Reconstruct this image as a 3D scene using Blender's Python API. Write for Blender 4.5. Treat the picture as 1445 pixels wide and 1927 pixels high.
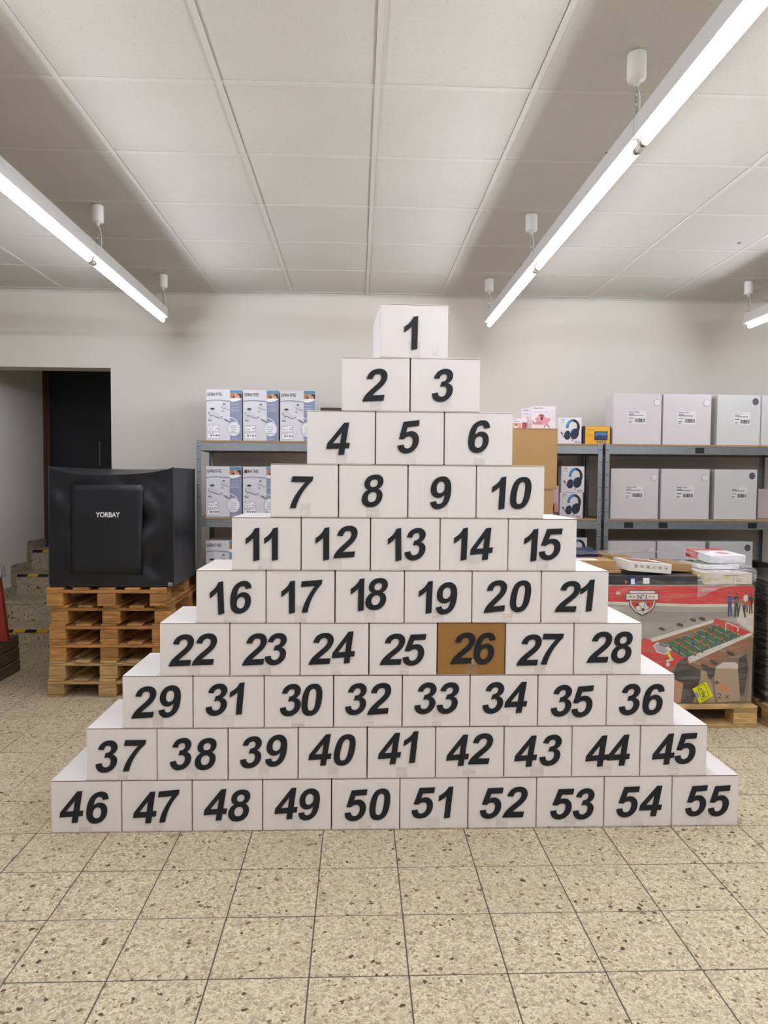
import bpy, bmesh, math, random
from mathutils import Vector, Matrix, noise
from mathutils.geometry import tessellate_polygon
random.seed(7)
for o in list(bpy.data.objects): bpy.data.objects.remove(o)
SC = bpy.context.scene
COL = SC.collection
R = math.radians

# ------------------------------------------------------------------ camera, world, exposure
FPX, PITCH, YAW, ROLL, CAMH = 1340.7, -.0436, .0373, .0072, 1.487
def cam_axes():
    f = Vector((math.sin(YAW), math.cos(YAW), 0)); r = Vector((math.cos(YAW), -math.sin(YAW), 0)); u = Vector((0, 0, 1))
    f2 = f*math.cos(PITCH) + u*math.sin(PITCH); u2 = u*math.cos(PITCH) - f*math.sin(PITCH)
    return r*math.cos(ROLL) + u2*math.sin(ROLL), u2*math.cos(ROLL) - r*math.sin(ROLL), f2
AX = cam_axes()
cd = bpy.data.cameras.new('camera'); cam = bpy.data.objects.new('camera', cd); COL.objects.link(cam)
cd.sensor_fit = 'VERTICAL'; cd.sensor_height = 36.0; cd.lens = FPX/1927*36.0; cd.clip_start = .05; cd.clip_end = 100
m = Matrix((AX[0], AX[1], -AX[2])).transposed().to_4x4(); m.translation = (0, 0, CAMH); cam.matrix_world = m
SC.camera = cam
w = bpy.data.worlds.new('world'); SC.world = w; w.use_nodes = True
w.node_tree.nodes['Background'].inputs[0].default_value = (.5, .55, .6, 1)
w.node_tree.nodes['Background'].inputs[1].default_value = .05
SC.view_settings.view_transform = 'Standard'; SC.view_settings.look = 'None'; SC.view_settings.gamma = 1
SC.view_settings.use_curve_mapping = False
SC.view_settings.exposure = 0.0
TUBE_STRENGTH = 88.0
SC.cycles.max_bounces = 10; SC.cycles.diffuse_bounces = 6; SC.cycles.transparent_max_bounces = 24
SC.cycles.sample_clamp_indirect = 6.0

def at(px, py, X=None, Y=None, Z=None):
    """A point of the photograph on a real plane of the room (X, Y or Z given)."""
    d = AX[0]*((px-722.5)/FPX) + AX[1]*((963.5-py)/FPX) + AX[2]
    i, v = (0, X) if X is not None else (1, Y) if Y is not None else (2, Z)
    o = Vector((0, 0, CAMH)); return o + d*((v-o[i])/d[i])
def px_of(p):
    d = Vector(p) - Vector((0, 0, CAMH)); z = d.dot(AX[2])
    return (722.5+FPX*d.dot(AX[0])/z, 963.5-FPX*d.dot(AX[1])/z) if z > .05 else (-9e3, -9e3)

# ------------------------------------------------------------------ materials
def lin(c): return tuple(((v/255)/12.92 if v/255 <= .04045 else ((v/255+.055)/1.055)**2.4) for v in c)
MATS = {}
def mat(name, rgb, rough=.6, metal=0, var=.06, scale=8, bump=0, bscale=60, spec=.5, trans=0, coat=0):
    if name in MATS: return MATS[name]
    M = bpy.data.materials.new(name); M.use_nodes = True; nt = M.node_tree; N = nt.nodes; L = nt.links
    b = N['Principled BSDF']; c = lin(rgb)
    b.inputs['Roughness'].default_value = rough; b.inputs['Metallic'].default_value = metal
    b.inputs['Specular IOR Level'].default_value = spec; b.inputs['Coat Weight'].default_value = coat
    tc = N.new('ShaderNodeTexCoord'); nz = N.new('ShaderNodeTexNoise'); nz.inputs['Scale'].default_value = scale; nz.inputs['Detail'].default_value = 4
    L.new(tc.outputs['Object'], nz.inputs['Vector'])
    mx = N.new('ShaderNodeMix'); mx.data_type = 'RGBA'
    mx.inputs['A'].default_value = (*[v*(1-var) for v in c], 1); mx.inputs['B'].default_value = (*[min(1, v*(1+var)) for v in c], 1)
    L.new(nz.outputs['Fac'], mx.inputs['Factor']); L.new(mx.outputs['Result'], b.inputs['Base Color'])
    if bump:
        n2 = N.new('ShaderNodeTexNoise'); n2.inputs['Scale'].default_value = bscale; n2.inputs['Detail'].default_value = 3
        L.new(tc.outputs['Object'], n2.inputs['Vector'])
        bp = N.new('ShaderNodeBump'); bp.inputs['Strength'].default_value = bump; bp.inputs['Distance'].default_value = .01
        L.new(n2.outputs['Fac'], bp.inputs['Height']); L.new(bp.outputs['Normal'], b.inputs['Normal'])
    MATS[name] = M; return M
def nodes(name, rough=.6):
    M = bpy.data.materials.new(name); M.use_nodes = True; MATS[name] = M
    b = M.node_tree.nodes['Principled BSDF']; b.inputs['Roughness'].default_value = rough
    return M, M.node_tree.nodes, M.node_tree.links, b
def ramp(N, stops, mode='LINEAR'):
    r = N.new('ShaderNodeValToRGB'); r.color_ramp.interpolation = mode; e = r.color_ramp.elements
    e[0].position, e[0].color = stops[0][0], (*lin(stops[0][1]), 1); e[1].position, e[1].color = stops[-1][0], (*lin(stops[-1][1]), 1)
    for p, c in stops[1:-1]:
        x = e.new(p); x.color = (*lin(c), 1)
    return r
# terrazzo: stone chips of several sizes in a cream binder, each tile with its own chips
def terrazzo(name, base, tint, sc=62):
    M, N, L, b = nodes(name, .6); b.inputs['Specular IOR Level'].default_value = .35
    geo = N.new('ShaderNodeTexCoord'); oi = N.new('ShaderNodeObjectInfo')
    add = N.new('ShaderNodeVectorMath'); add.operation = 'ADD'; mul = N.new('ShaderNodeVectorMath'); mul.operation = 'SCALE'
    mul.inputs['Scale'].default_value = 37.0; cmb = N.new('ShaderNodeCombineXYZ')
    for k in range(3): L.new(oi.outputs['Random'], cmb.inputs[k])
    L.new(cmb.outputs[0], mul.inputs[0]); L.new(mul.outputs[0], add.inputs[1])
    g = N.new('ShaderNodeNewGeometry'); L.new(g.outputs['Position'], add.inputs[0])
    nz = N.new('ShaderNodeTexNoise'); nz.inputs['Scale'].default_value = 60; L.new(add.outputs[0], nz.inputs['Vector'])
    dm = N.new('ShaderNodeVectorMath'); dm.operation = 'MULTIPLY_ADD'; dm.inputs[1].default_value = (.014, .014, .014)
    L.new(nz.outputs['Color'], dm.inputs[0]); L.new(add.outputs[0], dm.inputs[2])
    last = None
    def chips(scale, stops, edge):
        v = N.new('ShaderNodeTexVoronoi'); v.inputs['Scale'].default_value = scale; L.new(dm.outputs[0], v.inputs['Vector'])
        v2 = N.new('ShaderNodeTexVoronoi'); v2.feature = 'DISTANCE_TO_EDGE'; v2.inputs['Scale'].default_value = scale; L.new(dm.outputs[0], v2.inputs['Vector'])
        sep = N.new('ShaderNodeSeparateColor'); L.new(v.outputs['Color'], sep.inputs[0])
        r = ramp(N, stops, 'CONSTANT'); L.new(sep.outputs[0], r.inputs[0])
        th = N.new('ShaderNodeMath'); th.operation = 'GREATER_THAN'; th.inputs[1].default_value = edge; L.new(v2.outputs['Distance'], th.inputs[0])
        pk = N.new('ShaderNodeMath'); pk.operation = 'GREATER_THAN'; pk.inputs[1].default_value = stops[1][0]; L.new(sep.outputs[0], pk.inputs[0])
        f = N.new('ShaderNodeMath'); f.operation = 'MULTIPLY'; L.new(th.outputs[0], f.inputs[0]); L.new(pk.outputs[0], f.inputs[1])
        return r, f
    n2 = N.new('ShaderNodeTexNoise'); n2.inputs['Scale'].default_value = 3; L.new(add.outputs[0], n2.inputs['Vector'])
    c0 = ramp(N, [(.3, tuple(int(v*.93) for v in base)), (.7, base)]); L.new(n2.outputs['Fac'], c0.inputs[0])
    last = c0.outputs[0]
    def t(c): return tuple(min(255, int(a*k)) for a, k in zip(c, tint))
    for scale, stops, edge in ((sc*2.6, [(0, base), (.45, t((206, 193, 164))), (.75, t((192, 178, 146))), (.95, t((160, 140, 108)))], .04),
                               (sc*1.5, [(0, base), (.55, t((194, 180, 150))), (.8, t((180, 164, 134))), (.96, t((136, 114, 84)))], .05),
                               (sc*.95, [(0, base), (.72, t((184, 172, 148))), (.86, t((172, 158, 132))), (.972, t((124, 104, 78))), (.988, t((84, 62, 44)))], .07)):
        r, f = chips(scale, stops, edge)
        mx = N.new('ShaderNodeMix'); mx.data_type = 'RGBA'; L.new(f.outputs[0], mx.inputs['Factor']); L.new(last, mx.inputs['A']); L.new(r.outputs[0], mx.inputs['B'])
        last = mx.outputs['Result']
    L.new(last, b.inputs['Base Color']); return M
M_TERR = terrazzo('terrazzo', (221, 206, 176), (.95, .93, .92), 74)
M_STEP = terrazzo('step_terrazzo', (196, 186, 166), (.92, .92, .92), 50)
# ceiling board with fine pin holes
def ceiling_mat():
    M, N, L, b = nodes('ceiling_board', .9)
    g = N.new('ShaderNodeNewGeometry')
    v = N.new('ShaderNodeTexVoronoi'); v.inputs['Scale'].default_value = 190; L.new(g.outputs['Position'], v.inputs['Vector'])
    nz = N.new('ShaderNodeTexNoise'); nz.inputs['Scale'].default_value = 26; nz.inputs['Detail'].default_value = 2; nz.inputs['Distortion'].default_value = 1.5; L.new(g.outputs['Position'], nz.inputs['Vector'])
    r1 = N.new('ShaderNodeMath'); r1.operation = 'LESS_THAN'; r1.inputs[1].default_value = .2; L.new(v.outputs['Distance'], r1.inputs[0])
    r2 = N.new('ShaderNodeMath'); r2.operation = 'GREATER_THAN'; r2.inputs[1].default_value = .52; L.new(nz.outputs['Fac'], r2.inputs[0])
    f = N.new('ShaderNodeMath'); f.operation = 'MULTIPLY'; L.new(r1.outputs[0], f.inputs[0]); L.new(r2.outputs[0], f.inputs[1])
    f2 = N.new('ShaderNodeMath'); f2.operation = 'MULTIPLY'; f2.inputs[1].default_value = .75; L.new(f.outputs[0], f2.inputs[0])
    n3 = N.new('ShaderNodeTexNoise'); n3.inputs['Scale'].default_value = 1.2; L.new(g.outputs['Position'], n3.inputs['Vector'])
    c = ramp(N, [(.3, (193, 189, 182)), (.7, (200, 196, 189))]); L.new(n3.outputs['Fac'], c.inputs[0])
    mx = N.new('ShaderNodeMix'); mx.data_type = 'RGBA'; L.new(f2.outputs[0], mx.inputs['Factor']); L.new(c.outputs[0], mx.inputs['A'])
    mx.inputs['B'].default_value = (*lin((120, 112, 102)), 1); L.new(mx.outputs['Result'], b.inputs['Base Color'])
    bp = N.new('ShaderNodeBump'); bp.inputs['Strength'].default_value = .25; bp.inputs['Distance'].default_value = .003
    sb = N.new('ShaderNodeMath'); sb.operation = 'SUBTRACT'; sb.inputs[0].default_value = 1; L.new(f.outputs[0], sb.inputs[1]); L.new(sb.outputs[0], bp.inputs['Height'])
    L.new(bp.outputs[0], b.inputs['Normal']); return M
M_CEIL = ceiling_mat()
# corrugated card: faint flutes
def card(name, rgb, bump=.12, rough=.7):
    M, N, L, b = nodes(name, rough); c = lin(rgb); b.inputs['Specular IOR Level'].default_value = .3
    tc = N.new('ShaderNodeTexCoord'); w1 = N.new('ShaderNodeTexWave'); w1.inputs['Scale'].default_value = 55; w1.inputs['Distortion'].default_value = .6; w1.bands_direction = 'X'
    nz = N.new('ShaderNodeTexNoise'); nz.inputs['Scale'].default_value = 5; nz.inputs['Detail'].default_value = 6
    L.new(tc.outputs['Object'], w1.inputs['Vector']); L.new(tc.outputs['Object'], nz.inputs['Vector'])
    mx = N.new('ShaderNodeMix'); mx.data_type = 'RGBA'; mx.inputs['A'].default_value = (*[v*.95 for v in c], 1); mx.inputs['B'].default_value = (*[min(1, v*1.04) for v in c], 1)
    L.new(nz.outputs['Fac'], mx.inputs['Factor']); L.new(mx.outputs['Result'], b.inputs['Base Color'])
    bp = N.new('ShaderNodeBump'); bp.inputs['Strength'].default_value = bump; bp.inputs['Distance'].default_value = .002
    L.new(w1.outputs['Fac'], bp.inputs['Height']); L.new(bp.outputs[0], b.inputs['Normal']); return M
M_WCARD = card('white_card', (230, 223, 220)); M_BCARD = card('brown_card', (150, 108, 56)); M_KRAFT = card('kraft_card', (176, 138, 92))
M_WBOX = card('white_carton', (206, 197, 198)); M_WBOX2 = card('white_carton_grey', (200, 198, 196))
def wood(name, rgb):
    M, N, L, b = nodes(name, .75); c = lin(rgb)
    tc = N.new('ShaderNodeTexCoord'); oi = N.new('ShaderNodeObjectInfo'); g = N.new('ShaderNodeNewGeometry')
    sc = N.new('ShaderNodeVectorMath'); sc.operation = 'MULTIPLY'; sc.inputs[1].default_value = (5, 5, 40); L.new(g.outputs['Position'], sc.inputs[0])
    ad = N.new('ShaderNodeVectorMath'); ad.operation = 'ADD'; cm = N.new('ShaderNodeMath'); cm.operation = 'MULTIPLY'; cm.inputs[1].default_value = 50; L.new(oi.outputs['Random'], cm.inputs[0])
    L.new(sc.outputs[0], ad.inputs[0]); L.new(cm.outputs[0], ad.inputs[1])
    nz = N.new('ShaderNodeTexNoise'); nz.inputs['Scale'].default_value = 1.5; nz.inputs['Detail'].default_value = 7; nz.inputs['Distortion'].default_value = 1; L.new(ad.outputs[0], nz.inputs['Vector'])
    r = N.new('ShaderNodeValToRGB'); e = r.color_ramp.elements
    e[0].position = .25; e[0].color = (*[v*.45 for v in c], 1); e[1].position = .7; e[1].color = (*[min(1, v*1.2) for v in c], 1)
    L.new(nz.outputs['Fac'], r.inputs[0])
    hv = N.new('ShaderNodeHueSaturation'); mr = N.new('ShaderNodeMapRange'); mr.inputs['To Min'].default_value = .7; mr.inputs['To Max'].default_value = 1.2
    L.new(oi.outputs['Random'], mr.inputs['Value']); L.new(mr.outputs[0], hv.inputs['Value']); L.new(r.outputs[0], hv.inputs['Color']); L.new(hv.outputs[0], b.inputs['Base Color'])
    return M
M_WOOD = wood('pallet_wood', (186, 132, 72)); M_WOOD2 = wood('pallet_wood_pale', (194, 158, 104)); M_DWOOD = wood('dark_wood', (96, 80, 58))
def emit(name, rgb, s):
    M = bpy.data.materials.new(name); M.use_nodes = True; nt = M.node_tree; nt.nodes.remove(nt.nodes['Principled BSDF'])
    e = nt.nodes.new('ShaderNodeEmission'); e.inputs[0].default_value = (*rgb, 1); e.inputs[1].default_value = s
    nt.links.new(e.outputs[0], nt.nodes['Material Output'].inputs[0]); return M
M_TUBE = emit('tube_glow', (.91, .955, 1.045), TUBE_STRENGTH)
def film(name, clear=.9, scale=7, tint=(1, 1, 1)):
    M = bpy.data.materials.new(name); M.use_nodes = True; nt = M.node_tree; N = nt.nodes; L = nt.links; N.remove(N['Principled BSDF'])
    t = N.new('ShaderNodeBsdfTransparent'); g = N.new('ShaderNodeBsdfGlossy'); g.inputs['Roughness'].default_value = .22; g.inputs['Color'].default_value = (.95, .95, .95, 1)
    d = N.new('ShaderNodeBsdfDiffuse'); d.inputs[0].default_value = (.7, .7, .7, 1); g2 = N.new('ShaderNodeMixShader'); g2.inputs[0].default_value = .35
    L.new(g.outputs[0], g2.inputs[1]); L.new(d.outputs[0], g2.inputs[2])
    mx = N.new('ShaderNodeMixShader'); p = N.new('ShaderNodeNewGeometry'); sc = N.new('ShaderNodeVectorMath'); sc.operation = 'MULTIPLY'; sc.inputs[1].default_value = (1, 1, 7)
    L.new(p.outputs['Position'], sc.inputs[0]); nz = N.new('ShaderNodeTexNoise'); nz.inputs['Scale'].default_value = scale; nz.inputs['Detail'].default_value = 6; nz.inputs['Distortion'].default_value = 1.2
    L.new(sc.outputs[0], nz.inputs['Vector']); mr = N.new('ShaderNodeMapRange'); mr.inputs['From Min'].default_value = .42; mr.inputs['From Max'].default_value = .75
    mr.inputs['To Min'].default_value = 1-clear; mr.inputs['To Max'].default_value = min(1, (1-clear)*5); L.new(nz.outputs['Fac'], mr.inputs['Value'])
    L.new(mr.outputs[0], mx.inputs[0]); L.new(t.outputs[0], mx.inputs[1]); L.new(g2.outputs[0], mx.inputs[2])
    bp = N.new('ShaderNodeBump'); bp.inputs['Strength'].default_value = .8; bp.inputs['Distance'].default_value = .02
    L.new(nz.outputs['Fac'], bp.inputs['Height']); L.new(bp.outputs[0], g.inputs['Normal']); L.new(mx.outputs[0], N['Material Output'].inputs[0])
    MATS[name] = M; return M
M_FILM = film('stretch_film', .955); M_FILM2 = film('crumpled_film', .86, 11); M_TAPE = film('clear_tape', .955, 3)
W = lambda n, c, **k: mat(n, c, **k)
M_WALL = W('wall_paint', (212, 205, 196), rough=.92, var=.03, scale=1.5, bump=.1, bscale=140)
M_WALLF = W('wall_paint_shop', (160, 156, 150), rough=.92, var=.03)
M_HALL = W('hall_paint', (238, 234, 228), rough=.92, var=.03, bump=.1, bscale=120)
M_GROUT = W('grout', (84, 76, 66), rough=.9, var=.2, scale=30)
M_PLEN = W('ceiling_void', (70, 64, 58), rough=.9)
M_RUN = W('runner_white', (200, 196, 189), rough=.55, var=.02)
M_WMET = W('lamp_enamel', (206, 204, 201), rough=.4, var=.02)
M_WPLA = W('white_plastic', (226, 222, 217), rough=.45, var=.02)
M_GPLA = W('grey_plastic', (120, 116, 112), rough=.5)
M_CHR = W('chain_metal', (170, 170, 168), rough=.35, metal=1)
M_DIG = W('black_foam', (27, 28, 33), rough=.55, var=.1, scale=30, spec=.3)
M_EDGE = W('card_edge', (120, 96, 72), rough=.85)
M_GALV = W('galvanised', (150, 154, 158), rough=.42, metal=.85, var=.18, scale=25)
M_GALVD = W('galvanised_slot', (40, 44, 44), rough=.6, metal=.6)
M_GALVL = W('galvanised_rivet', (205, 210, 208), rough=.3, metal=.8)
M_CHIP = W('chipboard', (156, 128, 96), rough=.85, var=.3, scale=120)
M_CLOTH = W('black_nylon', (16, 18, 25), rough=.4, var=.15, scale=300, spec=.5, bump=.1, bscale=500)
M_BLACK = W('black', (22, 22, 24), rough=.5); M_BLKG = W('gloss_black', (18, 18, 20), rough=.25)
M_WHITE = W('white_ink', (236, 235, 235), rough=.5, var=.01); M_YEL = W('yellow', (222, 176, 40), rough=.6)
M_LYEL = W('sticker_yellow', (226, 220, 24), rough=.5, var=.02); M_DOOR = W('door_navy', (26, 26, 36), rough=.5, var=.15)
M_FRAME = W('door_frame_brown', (86, 48, 34), rough=.5, var=.15, scale=20); M_RED = W('cart_red', (140, 40, 30), rough=.5, var=.1)
def ink(name, c): return mat('ink_'+name, c, rough=.5, var=.02)

# ------------------------------------------------------------------ mesh building
class MB:
    def __init__(s): s.v = []; s.f = []; s.m = []; s.mats = []
    def mi(s, M):
        if M not in s.mats: s.mats.append(M)
        return s.mats.index(M)
    def add(s, vs, fs, M, T=None):
        b = len(s.v); k = s.mi(M)
        s.v += [tuple(T @ Vector(v)) if T else tuple(v) for v in vs]; s.f += [tuple(b+i for i in f) for f in fs]; s.m += [k]*len(fs)
    def box(s, x0, y0, z0, x1, y1, z1, M, T=None):
        s.add([(x0,y0,z0),(x1,y0,z0),(x1,y1,z0),(x0,y1,z0),(x0,y0,z1),(x1,y0,z1),(x1,y1,z1),(x0,y1,z1)],
              [(0,3,2,1),(4,5,6,7),(0,1,5,4),(1,2,6,5),(2,3,7,6),(3,0,4,7)], M, T)
    def bbox(s, x0, y0, z0, x1, y1, z1, M, bev=.003, seg=1, T=None):
        bm = bmesh.new(); bmesh.ops.create_cube(bm, size=1)
        for v in bm.verts: v.co = Vector(((x0+x1)/2+v.co.x*(x1-x0), (y0+y1)/2+v.co.y*(y1-y0), (z0+z1)/2+v.co.z*(z1-z0)))
        bmesh.ops.bevel(bm, geom=bm.edges[:]+bm.verts[:], offset=bev, segments=seg, affect='EDGES')
        bm.verts.index_update(); s.add([v.co.copy() for v in bm.verts], [[v.index for v in f.verts] for f in bm.faces], M, T); bm.free()
    def tube(s, pts, r, M, n=8, cap=True):
        pts = [Vector(p) for p in pts]; rs = r if isinstance(r, (list, tuple)) else [r]*len(pts); vs = []; fs = []
        for i, p in enumerate(pts):
            d = (pts[min(i+1, len(pts)-1)]-pts[max(i-1, 0)]).normalized()
            a = Vector((0, 0, 1)) if abs(d.z) < .9 else Vector((1, 0, 0)); u = d.cross(a).normalized(); w_ = d.cross(u)
            vs += [p+(u*math.cos(2*math.pi*k/n)+w_*math.sin(2*math.pi*k/n))*rs[i] for k in range(n)]
        for i in range(len(pts)-1):
            for k in range(n): fs.append((i*n+k, i*n+(k+1) % n, (i+1)*n+(k+1) % n, (i+1)*n+k))
        if cap: fs += [tuple(range(n))[::-1], tuple(range((len(pts)-1)*n, len(pts)*n))]
        s.add(vs, fs, M)
    def ring(s, c, R0, r, M, axis='X', n=10, k=6, squash=1):
        vs = []; fs = []
        for i in range(n):
            a = 2*math.pi*i/n
            for j in range(k):
                b = 2*math.pi*j/k; q = R0+r*math.cos(b); p = (q*math.cos(a), q*math.sin(a)*squash, r*math.sin(b))
                if axis == 'X': p = (p[2], p[0], p[1])
                if axis == 'Y': p = (p[0], p[2], p[1])
                vs.append((c[0]+p[0], c[1]+p[1], c[2]+p[2]))
        for i in range(n):
            for j in range(k): fs.append((i*k+j, ((i+1) % n)*k+j, ((i+1) % n)*k+(j+1) % k, i*k+(j+1) % k))
        s.add(vs, fs, M)
    def prism(s, poly, M, d0, d1, plane='XZ', T=None):
        n = len(poly); q = {'XZ': lambda a, b, d: (a, d, b), 'YZ': lambda a, b, d: (d, a, b), 'XY': lambda a, b, d: (a, b, d)}[plane]
        s.add([q(a, b, d0) for a, b in poly]+[q(a, b, d1) for a, b in poly], [tuple(range(n)), tuple(range(2*n-1, n-1, -1))]+[(i, i+n, (i+1) % n+n, (i+1) % n) for i in range(n)], M, T)
    def mesh(s, name):
        me = bpy.data.meshes.new(name); me.from_pydata([tuple(v) for v in s.v], [], s.f)
        for M in s.mats: me.materials.append(M)
        me.polygons.foreach_set('material_index', s.m); me.update(); return me
    def build(s, name, parent=None, smooth=False):
        me = s.mesh(name)
        if smooth: me.polygons.foreach_set('use_smooth', [True]*len(me.polygons))
        return link(name, me, parent)
def link(name, data, parent=None):
    o = bpy.data.objects.new(name, data); COL.objects.link(o)
    if parent: o.parent = parent
    return o
def tag(o, label=None, cat=None, group=None, kind=None):
    for k, v in (('label', label), ('category', cat), ('group', group), ('kind', kind)):
        if v: o[k] = v
    return o
def thing(name, label, cat, loc=(0, 0, 0), rz=0, group=None):
    o = link(name, None); o.location = loc; o.rotation_euler.z = rz; o.empty_display_size = .1; return tag(o, label, cat, group)
def copy_tree(o, parent=None):
    c = o.copy(); COL.objects.link(c)
    if parent: c.parent = parent
    for ch in list(o.children): copy_tree(ch, c)
    return c
def flat_mesh(loops, extrude=0.0):
    """Closed outlines (holes allowed) -> mesh in local XY via a temporary curve."""
    cu = bpy.data.curves.new('t', 'CURVE'); cu.dimensions = '2D'; cu.fill_mode = 'BOTH' if extrude else 'FRONT'; cu.extrude = extrude
    for lp in loops:
        sp = cu.splines.new('POLY'); sp.points.add(len(lp)-1); sp.use_cyclic_u = True
        for p, (x, y) in zip(sp.points, lp): p.co = (x, y, 0, 1)
    return curve_to_mesh(cu)
def curve_to_mesh(cu):
    o = bpy.data.objects.new('t', cu); COL.objects.link(o); dg = bpy.context.evaluated_depsgraph_get()
    me = bpy.data.meshes.new_from_object(o.evaluated_get(dg)); bpy.data.objects.remove(o); bpy.data.curves.remove(cu); return me
TXT = {}
def text_geo(s, bold=0.0, shear=0.0):
    k = (s, bold, shear)
    if k not in TXT:
        cu = bpy.data.curves.new('t', 'FONT'); cu.body = s; cu.size = 1; cu.offset = bold; cu.shear = shear; cu.fill_mode = 'FRONT'; cu.resolution_u = 3
        me = curve_to_mesh(cu); vs = [v.co.copy() for v in me.vertices]; x0 = min(v.x for v in vs); x1 = max(v.x for v in vs); y0 = min(v.y for v in vs); y1 = max(v.y for v in vs)
        TXT[k] = ([((v.x-x0)/(x1-x0), (v.y-y0)/(y1-y0)) for v in vs], [tuple(p.vertices) for p in me.polygons]); bpy.data.meshes.remove(me)
    return TXT[k]
class Print:
    """Flat print on a face turned towards -Y: source units -> local x, z; each layer a hair proud of the last."""
    def __init__(s, fn, y=0.0, step=.0004): s.fn = fn; s.y = y; s.mb = MB(); s.step = step
    def P(s, u, v, layer): x, z = s.fn(u, v); return (x, s.y-s.step*(layer+1), z)
    def poly(s, pts, M, layer=0):
        n = len(pts)
        if n > 4:
            tri = tessellate_polygon([[Vector((a, b, 0)) for a, b in pts]]); s.mb.add([s.P(u, v, layer) for u, v in pts], tri, M)
        else: s.mb.add([s.P(u, v, layer) for u, v in pts], [tuple(range(n))], M)
    def rect(s, a, b, c, d, M, layer=0): s.poly([(a, b), (c, b), (c, d), (a, d)], M, layer)
    def ell(s, cx, cy, rx, ry, M, layer=0, rot=0, n=20):
        c, q = math.cos(rot), math.sin(rot); s.poly([(cx+rx*math.cos(t)*c-ry*math.sin(t)*q, cy+rx*math.cos(t)*q+ry*math.sin(t)*c) for t in [2*math.pi*i/n for i in range(n)]], M, layer)
    def line(s, pts, wd, M, layer=0):
        for (a, b), (c, d) in zip(pts, pts[1:]):
            L_ = math.hypot(c-a, d-b) or 1; nx, ny = -(d-b)/L_*wd/2, (c-a)/L_*wd/2
            s.poly([(a+nx, b+ny), (c+nx, d+ny), (c-nx, d-ny), (a-nx, b-ny)], M, layer)
    def arc(s, cx, cy, rx, ry, t0, t1, wd, M, layer=0, n=16, rot=0):
        c, q = math.cos(rot), math.sin(rot)
        pt = lambda t, e: (cx+(rx+e)*math.cos(t)*c-(ry+e)*math.sin(t)*q, cy+(rx+e)*math.cos(t)*q+(ry+e)*math.sin(t)*c)
        ts = [R(t0+(t1-t0)*i/n) for i in range(n+1)]
        for a, b in zip(ts, ts[1:]): s.poly([pt(a, -wd/2), pt(b, -wd/2), pt(b, wd/2), pt(a, wd/2)], M, layer)
    def text(s, t, u0, v0, u1, v1, M, layer=0, bold=0, shear=0, rot=0):
        """text filling the box u0..u1, v0 (bottom) .. v1 (top) in source units"""
        vs, fs = text_geo(t, bold, shear); cx, cy = (u0+u1)/2, (v0+v1)/2; c, q = math.cos(rot), math.sin(rot)
        out = []
        for a, b in vs:
            x = (a-.5)*(u1-u0); y = (b-.5)*(v1-v0); out.append(s.P(cx+x*c-y*q, cy+x*q+y*c, layer))
        s.mb.add(out, fs, M)
    def build(s, name='print', parent=None): return s.mb.build(name, parent)

# ================================================================== THE ROOM
WY = 6.09; CZ = 3.049; X0, X1, YB = -4.8, 6.6, -4.2
def struct(mb, name): return tag(mb.build(name), kind='structure')
# floor with its tiles
mb = MB(); mb.box(X0-.2, YB-.2, -.12, X1+.2, 9.0, -.0014, M_GROUT); floor = struct(mb, 'floor')
tm = MB(); tm.bbox(-.1478, -.1478, -.02, .1478, .1478, 0, M_TERR, .001); tme = tm.mesh('tile')
rest = MB(); vis = []
FX, FY, TP = .1627, 2.6784, .3
for j in range(-23, 21):
    for i in range(-17, 22):
        cx, cy = FX+TP*(i+.5), FY+TP*(j+.5)
        if not (X0 < cx < X1 and YB < cy): continue
        if cy > WY and not (-3.33 < cx < -1.8 and cy < 6.6): continue
        p = px_of((cx, cy, 0)); behind = 3.1 < cy and (-1.35+(cy-3)*-.42 < cx < 1.7+(cy-3)*.5)
        seen = -60 < p[0] < 1505 and 0 < p[1] < 1990 and cy > 1.7 and not behind
        (vis.append((cx, cy, p[1])) if seen else rest.box(cx-.1485, cy-.1485, -.02, cx+.1485, cy+.1485, 0, M_TERR))
vis.sort(key=lambda t: -t[2])
for cx, cy, _ in vis[:300]:
    o = link('tile', tme, floor); o.location = (cx, cy, random.uniform(-.0006, .0003)); o.rotation_euler = (random.uniform(-.0006, .0006), random.uniform(-.0006, .0006), 0)
for cx, cy, _ in vis[300:]: rest.box(cx-.1485, cy-.1485, -.02, cx+.1485, cy+.1485, 0, M_TERR)
tag(rest.build('tile', floor), kind='stuff')
# ceiling
mb = MB(); mb.box(X0-.2, YB-.2, CZ+.03, X1+.2, WY+.3, CZ+.25, M_PLEN); ceil = struct(mb, 'ceiling')
GX, GY, CP = -1.1793, 2.8938, .625
cm_ = MB(); cm_.bbox(-.2994, -.2994, 0, .2994, .2994, .018, M_CEIL, .0008); cme = cm_.mesh('ceiling_tile')
rest = MB()
for i in range(-8, 15):
    for j in range(-14, 7):
        x0, y0 = GX+CP*i+.0125, GY+CP*j+.0125; x1, y1 = x0+.6, y0+.6
        if x1 < X0 or x0 > X1 or y0 > WY or y1 < YB: continue
        cx, cy = (x0+x1)/2, (y0+y1)/2; p = px_of((cx, cy, CZ))
        if y1 < WY and -250 < p[0] < 1700 and -200 < p[1] < 900 and cy > .9:
            o = link('ceiling_tile', cme, ceil); o.location = (cx+random.uniform(-.0008, .0012), cy+random.uniform(-.0004, .0012), CZ+.0012+random.uniform(0, .0015))
        else: rest.box(max(x0, X0)+.002, max(y0, YB)+.002, CZ+.002, min(x1, X1)-.002, min(y1, WY)-.002, CZ+.02, M_CEIL)
tag(rest.build('ceiling_tile', ceil), kind='stuff')
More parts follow.
